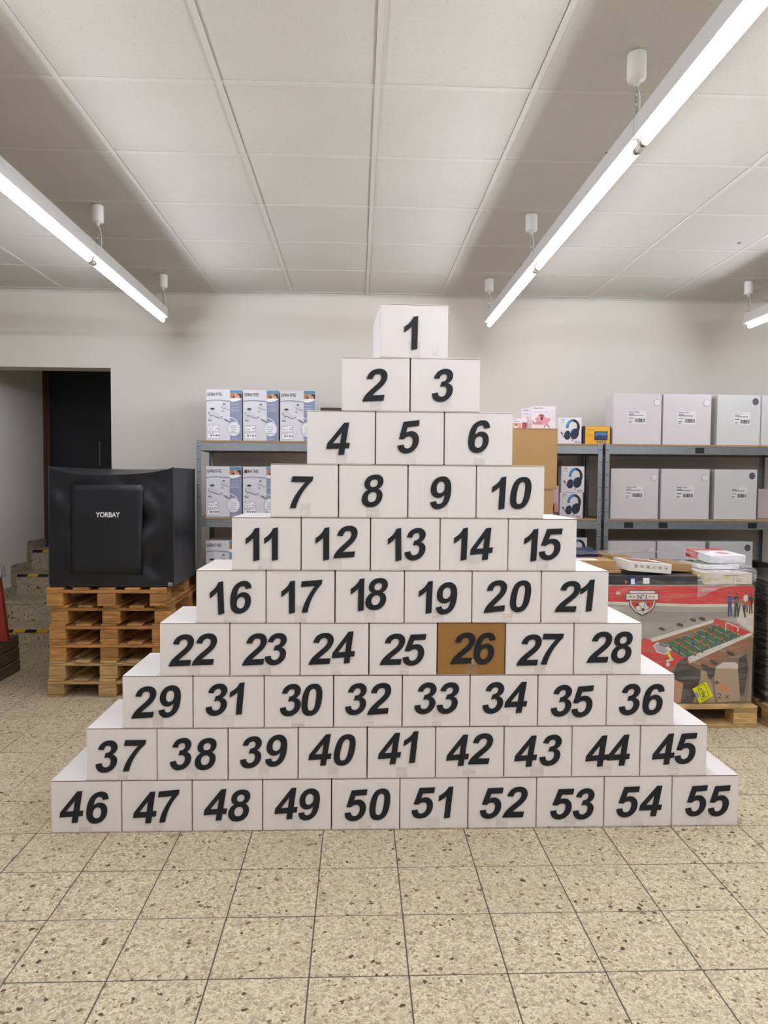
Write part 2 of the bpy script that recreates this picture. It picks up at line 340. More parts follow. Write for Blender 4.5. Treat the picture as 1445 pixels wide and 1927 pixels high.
for i in range(-5, 13):
    x = GX+CP*i; mb = MB(); mb.box(x-.012, YB, CZ-.0015, x+.012, WY, CZ+.004, M_RUN); mb.box(x-.002, YB, CZ+.004, x+.002, WY, CZ+.03, M_RUN); mb.build('runner', ceil)
for j in range(-11, 6):
    y = GY+CP*j; mb = MB()
    for i in range(-6, 13): xa = GX+CP*i+.0125; mb.box(xa, y-.012, CZ-.0008, xa+.6, y+.012, CZ+.003, M_RUN)
    mb.build('cross_tee', ceil)
mb = MB(); mb.box(X0, WY-.02, CZ-.004, X1, WY, CZ+.002, M_RUN); mb.box(X0, WY-.003, CZ-.02, X1, WY, CZ-.004, M_RUN); tag(mb.build('trim_1'), kind='structure')
# small ceiling marks: patched holes and a cable hole on the right
for k, (px, py, w_, dark) in enumerate(((1147, 436, .03, 0), (1210, 435, .035, 0), (1391, 457, .03, 1))):
    p = at(px, py, Z=CZ); mb = MB(); n = 9; c = M_BLACK if dark else M_RUN
    mb.add([(p.x+w_*.5*math.cos(6.283*i/n)*random.uniform(.6, 1.2), p.y+w_*.6*math.sin(6.283*i/n)*random.uniform(.5, 1.1), CZ-.0012-(.002 if not dark and i % 2 else 0)) for i in range(n)], [tuple(range(n))], c); mb.build('patch' if not dark else 'cable_hole', ceil)
# walls
JX = -2.07; HZ = at(100, 691, Y=WY).z; WB = min(6.294, at(100, 699.5, Z=HZ).y)
print('header', HZ, WB)
mb = MB(); mb.box(JX, WY, 0, X1+.2, WB, CZ+.2, M_WALL); mb.box(X0-.2, WY, HZ, JX, WB, CZ+.2, M_WALL); mb.box(X0-.2, WY, 0, -3.42, WB, HZ, M_WALL); struct(mb, 'wall_back')
mb = MB(); mb.box(X0-.2, YB-.2, 0, X0, WY, CZ+.2, M_WALLF); struct(mb, 'wall_left')
mb = MB(); mb.box(X1, YB-.2, 0, X1+.2, WY, CZ+.2, M_WALLF); struct(mb, 'wall_right')
mb = MB(); mb.box(X0, YB-.2, 0, X1, YB, CZ+.2, M_WALLF); struct(mb, 'wall_front')
# stair hall behind the opening
SX = -3.33; DY = 7.72
mb = MB(); mb.box(SX-.1, WB, 0, SX, DY+.2, 3.4, M_HALL); struct(mb, 'wall_stair_left')
mb = MB(); mb.box(-1.75, WB+.001, 0, -1.6, DY+.2, 3.4, M_HALL); struct(mb, 'wall_stair_right')
mb = MB(); mb.box(SX, WB, 3.0, -1.75, DY+.2, 3.1, M_HALL); tag(mb.build('ceiling_stair'), kind='structure')
DX0 = at(77, 900, Y=DY).x; DX1 = at(89, 900, Y=DY).x
risers = [(6.30, 0), (6.66, at(60, 1184, Y=6.30).z), (7.02, at(60, 1131, Y=6.66).z), (7.36, at(60, 1079.6, Y=7.02).z)]
tops = [risers[1][1], risers[2][1], risers[3][1], at(70, 1034, Y=7.36).z]
LZ = tops[3]
print('steps', tops)
mb = MB(); mb.box(SX, DY, 0, DX0, DY+.15, 3.0, M_HALL); mb.box(-1.85, DY, LZ, -1.75, DY+.15, 3.0, M_HALL); mb.box(DX0, DY, LZ+2.1, -1.85, DY+.15, 3.0, M_HALL); struct(mb, 'wall_stair_back')
for k in range(4):
    st = MB(); y0 = risers[k][0]; y1 = risers[k+1][0]-.0015 if k < 3 else DY-.002; zb = tops[k-1] if k else 0
    st.box(SX+.012, y0+.006, 0, -1.76, y1, tops[k]-.034, M_STEP); root = tag(st.build('stair_step'), ['grey terrazzo bottom stair step with black and yellow edge tape', 'second stair step from the floor, bare grey terrazzo edge', 'third stair step from the floor with black and yellow edge tape', 'top stair step in front of the dark door, taped edge'][k], 'step', 'terrazzo steps in the stairwell')
    sl = MB(); sl.bbox(SX+.012, y0, tops[k]-.033, -1.76, y1 - (.0 if k == 3 else .0), tops[k], M_STEP, .004); sl.build('tread_slab', root)
    if k != 1:
        tp = MB(); x = SX+.02; c = 0; yy = y0-.0012
        while x < -1.8:
            z0, z1 = tops[k]-.03, tops[k]-.003; tp.add([(x, yy, z0), (min(x+.1, -1.77), yy, z0), (min(x+.115, -1.76), yy, z1), (x+.015, yy, z1)], [(0, 1, 2, 3)], M_YEL if c % 2 else M_BLACK); x += .1; c += 1
        tp.build('edge_tape', root)
sk = MB(); pts = []
for k in range(4): pts += [(risers[k][0]-.09, (tops[k-1] if k else 0)+.09), (risers[k][0]-.09, tops[k]+.09)]
pts += [(DY, LZ+.09), (DY, LZ), ] + [q for k in (3, 2, 1, 0) for q in ((risers[k][0], tops[k]-.02), (risers[k][0], (tops[k-1]-.02 if k else 0)))]
pts = [(WB, .09)] + pts + [(WB, 0)]
sk.prism(pts, M_STEP, SX, SX+.014, 'YZ'); sk.box(SX, DY-.014, LZ, DX0, DY, LZ+.09, M_STEP); tag(sk.build('baseboard_stair'), kind='structure')
dm = MB(); dm.box(DX1, DY+.03, LZ, -1.86, DY+.08, LZ+2.05, M_DOOR); d = tag(dm.build('door_1'), kind='structure')
f = MB(); f.bbox(DX0, DY-.02, LZ, DX1, DY+.1, LZ+2.1, M_FRAME, .004); f.bbox(DX1, DY-.012, LZ, DX1+.035, DY+.03, LZ+2.1, M_FRAME, .004); f.build('door_frame', d)
h = MB(); hp = at(188, 848, Y=DY+.03); h.bbox(hp.x-.008, DY+.022, hp.z-.16, hp.x+.008, DY+.03, hp.z+.1, M_GPLA, .003); h.tube([(hp.x, DY+.025, hp.z-.03), (hp.x, DY-.012, hp.z-.03), (hp.x+.02, DY-.014, hp.z-.03)], .006, M_GPLA); h.build('door_handle', d)

# ================================================================== LAMPS
TZ = 2.70
def lamp_master():
    root = thing('fluorescent_lamp', 'x', 'lamp'); hs = MB(); L_ = 1.496
    z0, z1 = TZ+.024, TZ+.102
    hs.prism([(-.028, z0+.006), (-.029, z0+.003), (-.024, z0), (.024, z0), (.029, z0+.003), (.028, z0+.006), (.026, z1), (-.026, z1)], M_WMET, 0, L_, 'XZ')
    hs.build('housing', root)
    lp = MB()
    for s in (-1, 1): lp.box(s*.0315-.0010, 0, z0+.001, s*.0315+.0010, L_, z0+.007, M_WMET)
    lp.build('housing_lip', root)
    for y, s in ((.006, 1), (L_-.006, -1)):
        e = MB(); e.bbox(-.011, y-.006, TZ-.016, .011, y+.006, z0+.002, M_WPLA, .003); e.tube([(0, y+s*.006, TZ), (0, y+s*.02, TZ)], .0135, M_WPLA, 12); e.build('lamp_holder', root)
    t = MB(); t.tube([(0, .022, TZ), (0, L_-.022, TZ)], .0145, M_TUBE, 14); tb = t.build('glass_tube', root, True)
    for y in (.03, L_-.03):
        c = MB(); c.tube([(0, y-.01, TZ), (0, y+.01, TZ)], .0149, M_CHR, 14); c.build('tube_cap', tb)
    for y in (.42, 1.08): q = MB(); q.bbox(-.006, y-.006, z0-.006, .006, y+.006, z0+.001, M_GPLA, .002); q.build('screw', root)
    for y in (.30,):
        q = MB(); q.tube([(-.02, y, z1-.002), (-.02, y, z1+.012)], .004, M_BLACK, 6); q.build('screw', root)
    return root
def hang_master():
    root = thing('ceiling_cup', 'x', 'lamp hanger'); c = MB(); n = 20
    prof = [(.0, 0), (.033, 0), (.034, -.004), (.034, -.088), (.031, -.094), (.012, -.096), (.009, -.112), (0, -.114)]
    vs = [(r*math.cos(6.28319*k/n), r*math.sin(6.28319*k/n), z) for r, z in prof for k in range(n)]
    c.add(vs, [(i*n+k, i*n+(k+1) % n, (i+1)*n+(k+1) % n, (i+1)*n+k) for i in range(len(prof)-1) for k in range(n)], M_WPLA); c.build('cup', root, True)
    ch = MB(); z = -.118; k = 0
    zb = TZ+.104-CZ
    while z > zb+.02: ch.ring((0, 0, z-.009), .006, .0016, M_CHR, 'X' if k % 2 else 'Y', 8, 5, 1.8); z -= .0175; k += 1
    ch.ring((0, 0, zb+.008), .009, .002, M_CHR, 'X', 10, 6); ch.build('chain', root)
    cb = MB(); cb.tube([(.004, 0, -.11), (.016, .004, -.15), (.018, .01, -.2), (.012, .02, zb+.005)], .0028, M_WPLA, 6); cb.build('cable', root)
    return root
LM = lamp_master(); HM = hang_master(); first = [True, True]
rows = [(1.014, 'right of the pyramid', [2.63, 4.205, 5.54]), (-1.49, 'left of the pyramid', [4.208, 5.58]), (3.015, 'at the right edge', [5.48])]
ordn = ['farthest', 'second from the back', 'third from the back', 'fourth from the back', 'fifth from the back', 'sixth from the back']
for rx, where, cups in rows:
    for k in range(6):
        o = LM if first[0] else copy_tree(LM); first[0] = False
        o.location = (rx, 5.612-1.5*(k+1)-.02, 0)
        if rx > 2: o.location.y -= .10
        o['label'] = 'white batten fluorescent lamp, %s of the row %s' % (ordn[k], where); o['group'] = 'fluorescent lamps of the row '+where
    for k, y in enumerate(cups + [cups[0]-1.5*(q+1) for q in range(3)]):
        o = HM if first[1] else copy_tree(HM); first[1] = False
        o.location = (rx+.005 if rx > 2 else rx-.006, y, CZ-.002); o['label'] = 'white ceiling cup and chain, %s above the lamps %s' % ((['farthest', 'second from the back', 'third from the back', 'fourth from the back', 'fifth from the back', 'sixth from the back'] if 1 else 0)[sorted(cups+[cups[0]-1.5*(q+1) for q in range(3)], reverse=True).index(y)], where); o['group'] = 'ceiling cups of the row '+where

# ================================================================== THE PYRAMID
PY = 2.981; RH = .2222; DEP = .40
EDG = [[709.5, 840.5], [642, 772, 904], [576.5, 706.5, 836, 965.5], [508, 636.8, 767.6, 896.3, 1025], [435, 566.5, 697, 828, 956.3, 1086],
       [368, 500.3, 630.3, 760.7, 888.3, 1018.3, 1145.5], [299.5, 432, 564.5, 694.3, 822.5, 950.6, 1079.5, 1207.5],
       [229.5, 363, 497, 627.6, 757, 884.3, 1011.8, 1141.4, 1269], [162, 295.3, 429, 560.9, 690.8, 819.7, 948.4, 1076, 1204.5, 1330.5],
       [95, 228.5, 361.4, 494, 623.5, 752.2, 880.8, 1009.4, 1136.7, 1264.3, 1390]]
NUM = [[1], [2, 3], [4, 5, 6], [7, 8, 9, 10], [11, 12, 13, 14, 15], list(range(16, 22)), list(range(22, 29)), [29, 31, 30, 32, 33, 34, 35, 36], list(range(37, 46)), list(range(46, 56))]
# the digit outlines: bold grotesque, units of 1/2048, quadratic curves; o = on-curve, q = control
G = {
'0': ["M563 1472 Q776 1472 896 1320 Q1039 1140 1039 723 Q1039 307 895 125 Q776 -25 563 -25 Q349 -25 218 139.5 Q87 304 87 726 Q87 1140 231 1322 Q350 1472 563 1472",
      "M563 1239 Q512 1239 472 1206 Q432 1174 410 1090 Q381 981 381 723 Q381 465 407 368 Q433 272 472 240 Q512 208 563 208 Q614 208 654 240 Q694 273 716 357 Q745 465 745 723 Q745 981 719 1077 Q693 1174 653 1206 Q614 1239 563 1239"],
'1': ["M806 0 L525 0 L525 1059 Q371 915 162 846 L162 1101 Q272 1137 401 1237 Q530 1338 578 1472 L806 1472 L806 0"],
'2': ["M1043 261 L1043 0 L58 0 Q74 148 154 280 Q234 413 470 632 Q660 809 703 872 Q761 959 761 1044 Q761 1138 710 1188 Q660 1239 571 1239 Q483 1239 431 1186 Q379 1133 371 1010 L91 1038 Q116 1270 248 1371 Q380 1472 578 1472 Q795 1472 919 1355 Q1043 1238 1043 1064 Q1043 965 1007 875 Q972 786 895 688 Q844 623 711 501 Q578 379 542 339 Q507 299 485 261 L1043 261"],
'3': ["M76 391 L348 424 Q361 320 418 265 Q475 210 556 210 Q643 210 702 276 Q762 342 762 454 Q762 560 705 622 Q648 684 566 684 Q512 684 437 663 L468 892 Q582 889 642 941 Q702 994 702 1081 Q702 1155 658 1199 Q614 1243 541 1243 Q469 1243 418 1193 Q367 1143 356 1047 L97 1091 Q124 1224 178 1303 Q233 1383 330 1428 Q428 1474 549 1474 Q756 1474 881 1342 Q984 1234 984 1098 Q984 905 773 790 Q899 763 974 669 Q1050 575 1050 442 Q1050 249 909 112 Q768 -24 558 -24 Q359 -24 228 90 Q97 205 76 391"],
'4': ["M636 0 L636 295 L36 295 L36 541 L672 1472 L908 1472 L908 542 L1090 542 L1090 295 L908 295 L908 0 L636 0", "M636 542 L636 1043 L299 542 L636 542"],
'5': ["M91 377 L371 406 Q383 311 442 255 Q501 200 578 200 Q666 200 727 271 Q788 343 788 487 Q788 622 727 689 Q667 757 570 757 Q449 757 353 650 L125 683 L269 1446 L1012 1446 L1012 1183 L482 1183 L438 934 Q532 981 630 981 Q817 981 947 845 Q1077 709 1077 492 Q1077 311 972 169 Q829 -25 575 -25 Q372 -25 244 84 Q116 193 91 377"],
'6': ["M1040 1108 L768 1078 Q758 1162 716 1202 Q674 1242 607 1242 Q518 1242 456 1162 Q395 1082 379 829 Q484 953 640 953 Q816 953 941 819 Q1067 685 1067 473 Q1067 248 935 112 Q803 -24 596 -24 Q374 -24 231 148 Q88 321 88 714 Q88 1117 237 1295 Q386 1473 624 1473 Q791 1473 900 1379 Q1010 1286 1040 1108",
      "M403 496 Q403 359 466 284 Q529 210 610 210 Q688 210 740 271 Q792 332 792 471 Q792 614 736 680 Q680 747 596 747 Q515 747 459 683 Q403 620 403 496"],
'7': ["M87 1211 L87 1472 L1050 1472 L1050 1267 Q931 1150 808 931 Q685 712 620 465 Q556 219 557 0 L285 0 Q292 343 427 640 Q562 960 744 1211 L87 1211"],
'8': ["M330 791 Q221 837 171 917 Q122 998 122 1094 Q122 1258 236 1365 Q351 1472 562 1472 Q771 1472 886 1365 Q1002 1258 1002 1094 Q1002 992 949 912 Q896 833 800 791 Q922 742 985 648 Q1049 554 1049 431 Q1049 228 919 101 Q790 -26 575 -26 Q375 -26 242 79 Q85 203 85 419 Q85 538 144 637 Q203 737 330 791",
      "M389 1073 Q389 989 436 942 Q484 895 563 895 Q643 895 691 942 Q739 990 739 1074 Q739 1153 691 1200 Q644 1248 566 1248 Q485 1248 437 1200 Q389 1152 389 1073",
      "M361 448 Q361 332 420 267 Q480 202 569 202 Q656 202 713 264 Q770 327 770 445 Q770 548 712 610 Q654 673 565 673 Q462 673 411 602 Q361 531 361 448"]}
def outline(path):
    t = path.replace('M', 'M ').replace('L', 'L ').replace('Q', 'Q ').split(); pts = []; i = 0
    while i < len(t):
        if t[i] in 'ML': pts.append((float(t[i+1]), float(t[i+2]))); i += 3
        else:
            x0, y0 = pts[-1]; cx, cy, x1, y1 = map(float, t[i+1:i+5]); i += 5
            for k in range(1, 6): a = k/5; pts.append(((1-a)**2*x0+2*a*(1-a)*cx+a*a*x1, (1-a)**2*y0+2*a*(1-a)*cy+a*a*y1))
    return pts[:-1] if pts[0] == pts[-1] else pts
US = .1345/1498; SH = math.tan(R(12))
GL = {d: [outline(p) for p in ps] for d, ps in G.items()}
GL['9'] = [[(1139-x, 1449-y) for x, y in lp] for lp in GL['6']]
GM = {}
for d, lps in GL.items():
    GL[d] = [[((x+y*SH)*US, y*US) for x, y in lp] for lp in lps]
    me = flat_mesh(GL[d], .0022); me.materials.append(M_DIG); me.name = 'digit_'+d; GM[d] = me
# where each digit sits in the photo (crop origin x, y, scale; then centre and turn of each digit)
DIG = {(560, 550, 3.284): '1:686,250,11', (940, 700, 2.861): '10b:113,652,3', (0, 660, 2.6764): '22a:913,1509,2',
(480, 660, 3.0104): '2:679,196,3 3:1061,197,6 4:470,499,3 5:869,488,7 6:1268,487,5 7:264,802,0 8:665,794,5 9:1051,805,8 10a:1381,807,9 12:381,1094,12,511,1084,4 13:790,1098,13,906,1096,6 14:1165,1095,10,1282,1094,6',
(340, 950, 3.0104): '11:407,224,12,512,222,12 16:206,528,14,341,524,7 17:609,523,12,742,518,5 18:1001,509,11,1109,505,2 22b:134,819,2 23:418,819,3,539,817,3 24:796,815,2,922,807,5 25:1199,818,1,1324,821,2 31:204,1103,4,320,1097,7 30:622,1105,6,744,1103,5 32:993,1101,4,1124,1100,4',
(780, 950, 3.0104): '15:660,228,9,772,224,2 19:63,524,10,181,530,6 20:457,520,6,600,518,3 21:866,519,0,977,514,7 26:273,813,2,396,814,4 27:647,822,1,779,817,0 28:1045,806,1,1172,807,4 33:62,1095,2,189,1094,1 34:446,1093,3,573,1090,3 35:830,1109,5,950,1112,5 36:1217,1102,4,1351,1102,2',
(80, 1250, 3.0104): '29:575,216,3,722,210,4 37:364,522,4,522,517,0 38:785,507,5,926,507,4 39:1182,497,4,1325,488,4 46:165,808,3,313,811,3 47:580,811,4,717,803,5 48:980,795,3,1115,799,3',
(500, 1250, 3.0104): '49:115,788,4,246,793,5 40:308,484,3,448,484,0 41:701,477,4,822,469,6 42:1087,487,4,1216,479,1 50:511,797,4,646,792,4 51:893,785,2,1020,782,6 52:1279,786,2,1411,780,1',
(930, 1250, 3.0104): '43:177,491,3,318,486,1 44:580,491,4,704,486,4 45:956,480,4,1083,476,4 53:385,792,1,507,791,3 54:757,779,2,885,774,1 55:1144,773,4,1273,773,4'}
DP = {}
for (ox, oy, s), txt in DIG.items():
    for it in txt.split():
        k, v = it.split(':'); v = list(map(float, v.split(','))); n = int(k.rstrip('ab'))
        L_ = [(ox+v[i]/s, oy+v[i+1]/s, v[i+2]) for i in range(0, len(v), 3)]
        DP.setdefault(n, []); DP[n] = L_+DP[n] if k.endswith('a') else DP[n]+L_
place_words = {1: 'alone on top of the pyramid'}
for r in range(10):
    z0 = (9-r)*RH
    for c, n in enumerate(NUM[r]):
        ym = px_of((0, PY, z0+RH/2))[1]
        xa, xb = at(EDG[r][c], ym, Y=PY).x, at(EDG[r][c+1], ym, Y=PY).x
        wd = xb-xa-.005; xc = (xa+xb)/2; brown = n == 26; mc = M_BCARD if brown else M_WCARD
        jy = random.uniform(-.0015, .0015); rz = R(3.0) if n == 1 else R(random.uniform(-.12, .12))
        pos = 'on top of the pyramid' if n == 1 else ('left end of its row' if c == 0 else 'right end of its row' if c == r else 'inside the pyramid')
        ow = ['first', 'second', 'third', 'fourth', 'fifth', 'sixth', 'seventh', 'eighth', 'ninth', 'tenth']
        col_ = 'leftmost' if c == 0 else 'rightmost' if c == r else ow[c]+' from left'
        row_ = 'bottom row' if r == 9 else ow[r]+' row from the top'
        lab = 'brown cardboard box numbered 26, the only brown one in the pyramid' if brown else 'white cardboard box numbered 1, alone on top of the pyramid' if n == 1 else 'white cardboard box numbered %d, %s in the %s' % (n, col_, row_)
        root = thing('cardboard_box', lab, 'box', (xc, PY+DEP/2+jy+(.006 if n == 1 else 0), z0+.0004), rz, 'numbered boxes of the pyramid')
        hw, hd = wd/2, DEP/2; top = RH-.0042
        b = MB(); b.bbox(-hw, -hd, 0, hw, hd, top, mc, .0022, 2)
        b.box(-hw+.002, -hd+.0015, top-.001, hw-.002, hd-.0015, top+.0006, M_EDGE); b.build('box_body', root)
        for s in (-1, 1):       # two long top flaps meeting over the middle
            fl = MB(); lift = random.uniform(0, .0012) if c not in (0, r) else .0006
            fl.bbox(0, -hd+.0035, 0, hw-.0015, hd-.002, .0028, mc, .0010)
            o = fl.build('top_flap', root); o.location = (-hw+.0005 if s < 0 else hw-.0005, 0, top+.0005)
            if s > 0: o.scale.x = -1
            o.rotation_euler.y = 0
        tp = MB(); tp.box(-.025+random.uniform(-.01, .01), -hd-.0004, .002, .025, -hd-.0001, random.uniform(.045, .075), M_TAPE); tp.build('tape', root)
        if n == 1:
            tp = MB(); tp.box(.075, -hd-.0006, .01, .1, -hd-.0002, .07, M_TAPE); tp.build('tape', root)
        for (dx, dy, ang), ch in zip(DP[n], str(n)):
            p = at(dx, dy, Y=PY); a = R(ang); ca, sa = math.cos(a), math.sin(a)
            q = [(x*ca-y*sa, x*sa+y*ca) for lp in GL[ch] for x, y in lp]
            ox, oz = (min(t[0] for t in q)+max(t[0] for t in q))/2, (min(t[1] for t in q)+max(t[1] for t in q))/2
            o = link('digit', GM[ch], root); o.location = (p.x-ox-xc, -hd-.0028, p.z-oz-z0); o.rotation_euler = (R(90), -a, 0)

# ================================================================== SHELVING
SY0, SY1 = 5.55, 6.05; LEV = [1.79, 1.198, .62, .07]
def shelf_unit(x0, x1, label, tags=()):
    root = thing('shelving_unit', label, 'shelf', (x0, SY0, 0), 0, 'galvanised shelving units along the back wall'); L_ = x1-x0; D = SY1-SY0; pw = .036
    for sx in (0, 1):
        for sy in (0, 1):
            p = MB(); xa = 0 if sx == 0 else L_-pw; ya = 0 if sy == 0 else D-.002
            p.box(xa, ya, 0, xa+pw, ya+.002, LEV[0]+.005, M_GALV); xs = 0 if sx == 0 else L_-.002
            p.box(xs, 0 if sy == 0 else D-pw, 0, xs+.002, pw if sy == 0 else D, LEV[0]+.005, M_GALV)
            z = LEV[0]-.045
            while z > .05:
                xm = xa+pw/2; yf = ya-.0006 if sy == 0 else ya-.0006
                p.box(xm-.009, yf, z-.004, xm+.009, yf+.0005, z+.004, M_GALVD); p.bbox(xm-.007, yf-.002, z+.001, xm+.007, yf, z+.006, M_GALVL, .0009); z -= .0975
            p.build('post', root)
    for k, z in enumerate(LEV):
        zt = z-.016
        for ya in (.003, D-.006):
            b = MB(); b.box(pw*.9, ya, zt-.062, L_-pw*.9, ya+.003, zt, M_GALV); b.box(pw*.9, ya+.003 if ya < .1 else ya-.02, zt-.062, L_-pw*.9, ya+.02 if ya < .1 else ya, zt-.060, M_GALV)
            b.box(pw*.2, ya-.0008, zt-.058, pw*1.1, ya, zt-.006, M_GALV) ; b.build('beam', root)
        for xa in (.003, L_-.006):
            b = MB(); b.box(xa, pw*.9, zt-.062, xa+.003, D-pw*.9, zt, M_GALV); b.build('side_beam', root)
        bd = MB(); bd.bbox(.006, .001, zt+.001, L_-.006, D-.004, z, M_CHIP, .0012); bd.build('shelf_board', root)
    for k, (lv, xx) in enumerate(tags):
        b = MB(); zt = LEV[lv]-.016; b.box(xx-.035, .0005, zt-.052, xx+.035, .0022, zt-.008, M_BLACK); b.build('label_holder', root)
    return root
xu = [-1.24, .345, 1.925]
shelf_unit(xu[0], xu[1]-.01, 'galvanised shelving unit at the left, holding massager cartons')
shelf_unit(xu[1], xu[2], 'galvanised shelving unit behind the pyramid with headphone cartons at its right end')
ux = 1.945
tg = [(0, at(1317, 840, Y=SY0).x-ux), (1, at(1183, 985, Y=SY0).x-ux), (1, at(1248, 985, Y=SY0).x-ux), (1, at(1416, 985, Y=SY0).x-ux)]
shelf_unit(ux, 3.50, 'galvanised shelving unit at the right, holding white cartons', tg)

# ---- printed cartons
IK = {k: ink(k, c) for k, c in dict(white=(238, 236, 240), lav=(136, 142, 170), dgrey=(86, 84, 92), mgrey=(150, 148, 156), lgrey=(204, 204, 210), blue=(92, 138, 172), skin=(206, 150, 122), hair=(58, 36, 32), skin2=(176, 116, 92), line=(128, 130, 160),
      black=(24, 24, 28), dnavy=(28, 34, 64), cyan=(52, 140, 206), pink=(214, 150, 152), pinkd=(150, 74, 82), pale=(218, 208, 212), amber=(226, 168, 32), amberd=(190, 128, 20), scr=(70, 112, 168), scr2=(30, 50, 90), mag=(150, 60, 90)).items()}
def carton(name, w_, h_, d_, M, label, cat, loc, rz=0, group=None):
    root = thing(name, label, cat, loc, rz, group); b = MB(); b.bbox(0, 0, 0, w_, d_, h_-.001, M, .0018)
    b.box(.002, .003, h_-.0012, w_-.002, d_-.003, h_, M); b.build('carton_body', root); return root
M_SAN = W('massager_carton', (216, 214, 220), rough=.35, var=.01)
LCD = {'S': [(1,1,0,1),(0,1,0,.5),(0,.5,1,.5),(1,.5,1,0),(1,0,0,0)], 'A': [(0,0,0,1),(0,1,1,1),(1,1,1,0),(0,.5,1,.5)], 'N': [(0,0,0,1),(0,1,1,0),(1,0,1,1)], 'I': [(.5,0,.5,1)], 'T': [(0,1,1,1),(.5,1,.5,0)]}
def lcd_text(p, s, u, v0, v1, cw, gap, wd, M, layer, slant=.25):
    for ch in s:
        k = .25 if ch == 'I' else 1
        for a, b, c, d in LCD[ch]:
            h = v1-v0
            if ch == 'I': a = c = .5
            p.line([(u+a*cw*k+b*h*slant, v0+b*h), (u+c*cw*k+d*h*slant, v0+d*h)], wd, M, layer)
        u += cw*k+gap
def massager_print(parent, w_, h_, sticker=False):
    p = Print(lambda u, v: ((u-90)/705*w_, (1025-v)/950*h_)); k = IK
    p.rect(563, 82, 793, 1022, k['lav'], 0); p.rect(563, 82, 793, 140, k['blue'], 1)
    p.poly([(563, 140), (793, 140), (793, 245), (730, 275), (650, 290), (563, 292)], k['skin'], 1)
    p.ell(615, 190, 45, 48, k['skin2'], 2); p.ell(715, 195, 48, 42, k['skin'], 3); p.poly([(700, 145), (793, 145), (793, 235), (765, 235), (755, 190), (720, 165)], k['hair'], 4); p.poly([(563, 240), (680, 225), (793, 235), (793, 250), (730, 275), (650, 290), (563, 292)], k['white'], 4)
    p.ell(640, 215, 22, 22, k['hair'], 3)
    p.line([(90, 290), (200, 272), (330, 268), (460, 282), (580, 292)], 14, k['line'], 5); p.line([(560, 292), (650, 292), (730, 275), (793, 240)], 12, k['white'], 5)
    f = lambda v: -v
    # brand lettering in the carton's segmented face (v grows downwards, so flip)
    q = Print(lambda u, v: ((u-90)/705*w_, (1025+v)/950*h_)); lcd_text(q, 'SANITAS', 110, -192, -138, 34, 12, 8, k['dgrey'], 5, .28)
    for (cx, cy, s) in ((455, 400, .62), (230, 520, 1.0)):
        X = lambda a: cx+a*s
        Y = lambda a: cy+a*s
        p.ell(X(-15), Y(-85), 55*s, 24*s, k['mgrey'], 2); p.ell(X(-15), Y(-88), 34*s, 14*s, k['black'], 3); p.rect(X(-40), Y(-80), X(10), Y(-30), k['lgrey'], 1)
        p.poly([(X(-95), Y(-35)), (X(-40), Y(-45)), (X(40), Y(-30)), (X(110), Y(30)), (X(160), Y(60)), (X(140), Y(85)), (X(60), Y(70)), (X(0), Y(40)), (X(-60), Y(35)), (X(-90), Y(10))], k['lgrey'], 4)
        p.line([(X(-95), Y(-30)), (X(-85), Y(15)), (X(-50), Y(38)), (X(10), Y(42)), (X(60), Y(72)), (X(140), Y(85))], 10*s, k['dgrey'], 5)
        p.poly([(X(-80), Y(40)), (X(-20), Y(45)), (X(-30), Y(120)), (X(-75), Y(125))], k['lgrey'], 3); p.ell(X(-65), Y(122), 42*s, 18*s, k['mgrey'], 2); p.line([(X(-100), Y(118)), (X(-60), Y(140)), (X(-25), Y(136))], 9*s, k['dgrey'], 5)
    p.line([(380, 590), (470, 625), (560, 680)], 26, k['lgrey'], 3); p.line([(455, 625), (560, 682)], 20, k['dgrey'], 5); p.ell(400, 583, 14, 10, k['dgrey'], 6)
    p.line([(420, 595), (520, 590), (610, 600), (680, 640), (720, 690)], 14, k['white'], 5)
    p.ell(640, 805, 133, 142, k['line'], 5, n=28); p.ell(640, 805, 128, 136, k['white'], 6, n=28); p.ell(640, 805, 116, 124, k['line'], 7, n=28); p.ell(640, 805, 111, 119, k['white'], 8, n=28)
    for i, (a, b) in enumerate(((570, 690), (565, 700), (560, 700), (580, 670), (560, 700))): p.rect(a, 742+i*34, b, 750+i*34, k['line'] if i < 3 else k['dgrey'], 9)
    for v in (345, 405, 440, 470): p.rect(582, v, 740, v+7, k['lgrey'], 2)
    p.rect(590, 985, 710, 992, k['lgrey'], 2)
    for v0, v1 in ((735, 850), (870, 990)):
        p.rect(118, v0, 352, v1, k['mgrey'], 2); p.rect(122, v0+5, 348, v1-5, k['white'], 3); p.rect(132, v0+18, 190, v0+26, k['dgrey'], 4); p.ell(222, v0+22, 12, 10, k['dgrey'], 4, n=10)
    p.arc(185, 790, 40, 25, 20, 190, 8, k['dgrey'], 4); p.line([(270, 798), (335, 800)], 10, k['dgrey'], 4); p.ell(330, 770, 14, 8, k['dgrey'], 4, n=8); p.line([(335, 800), (330, 835)], 8, k['dgrey'], 4)
    for i, u in enumerate((190, 240, 290, 335)): p.ell(u, 932, 17, 20 if i % 2 == 0 else 12, k['dgrey'], 4, n=10)
    if sticker: p.ell(150, 165, 40, 40, k['skin2'], 10, n=6); p.ell(150, 170, 22, 30, k['hair'], 11, n=6)
    p.build('printed_front', parent); q.build('lettering', parent)
SW, SH_ = .272, .392
def massager(pxl, lv, label, sticker=False, y=5.585, n=1):
    x = at(pxl, 900, Y=y).x; root = carton('massager_box', SW, SH_, .30, M_SAN, label, 'box', (x, y, LEV[lv]+.0008), R(random.uniform(-.6, .3)), 'massager cartons on the left shelf')
    massager_print(root, SW, SH_, sticker); return root
g = massager(388.5, 0, 'white and lavender massager carton, first from left on the top shelf')
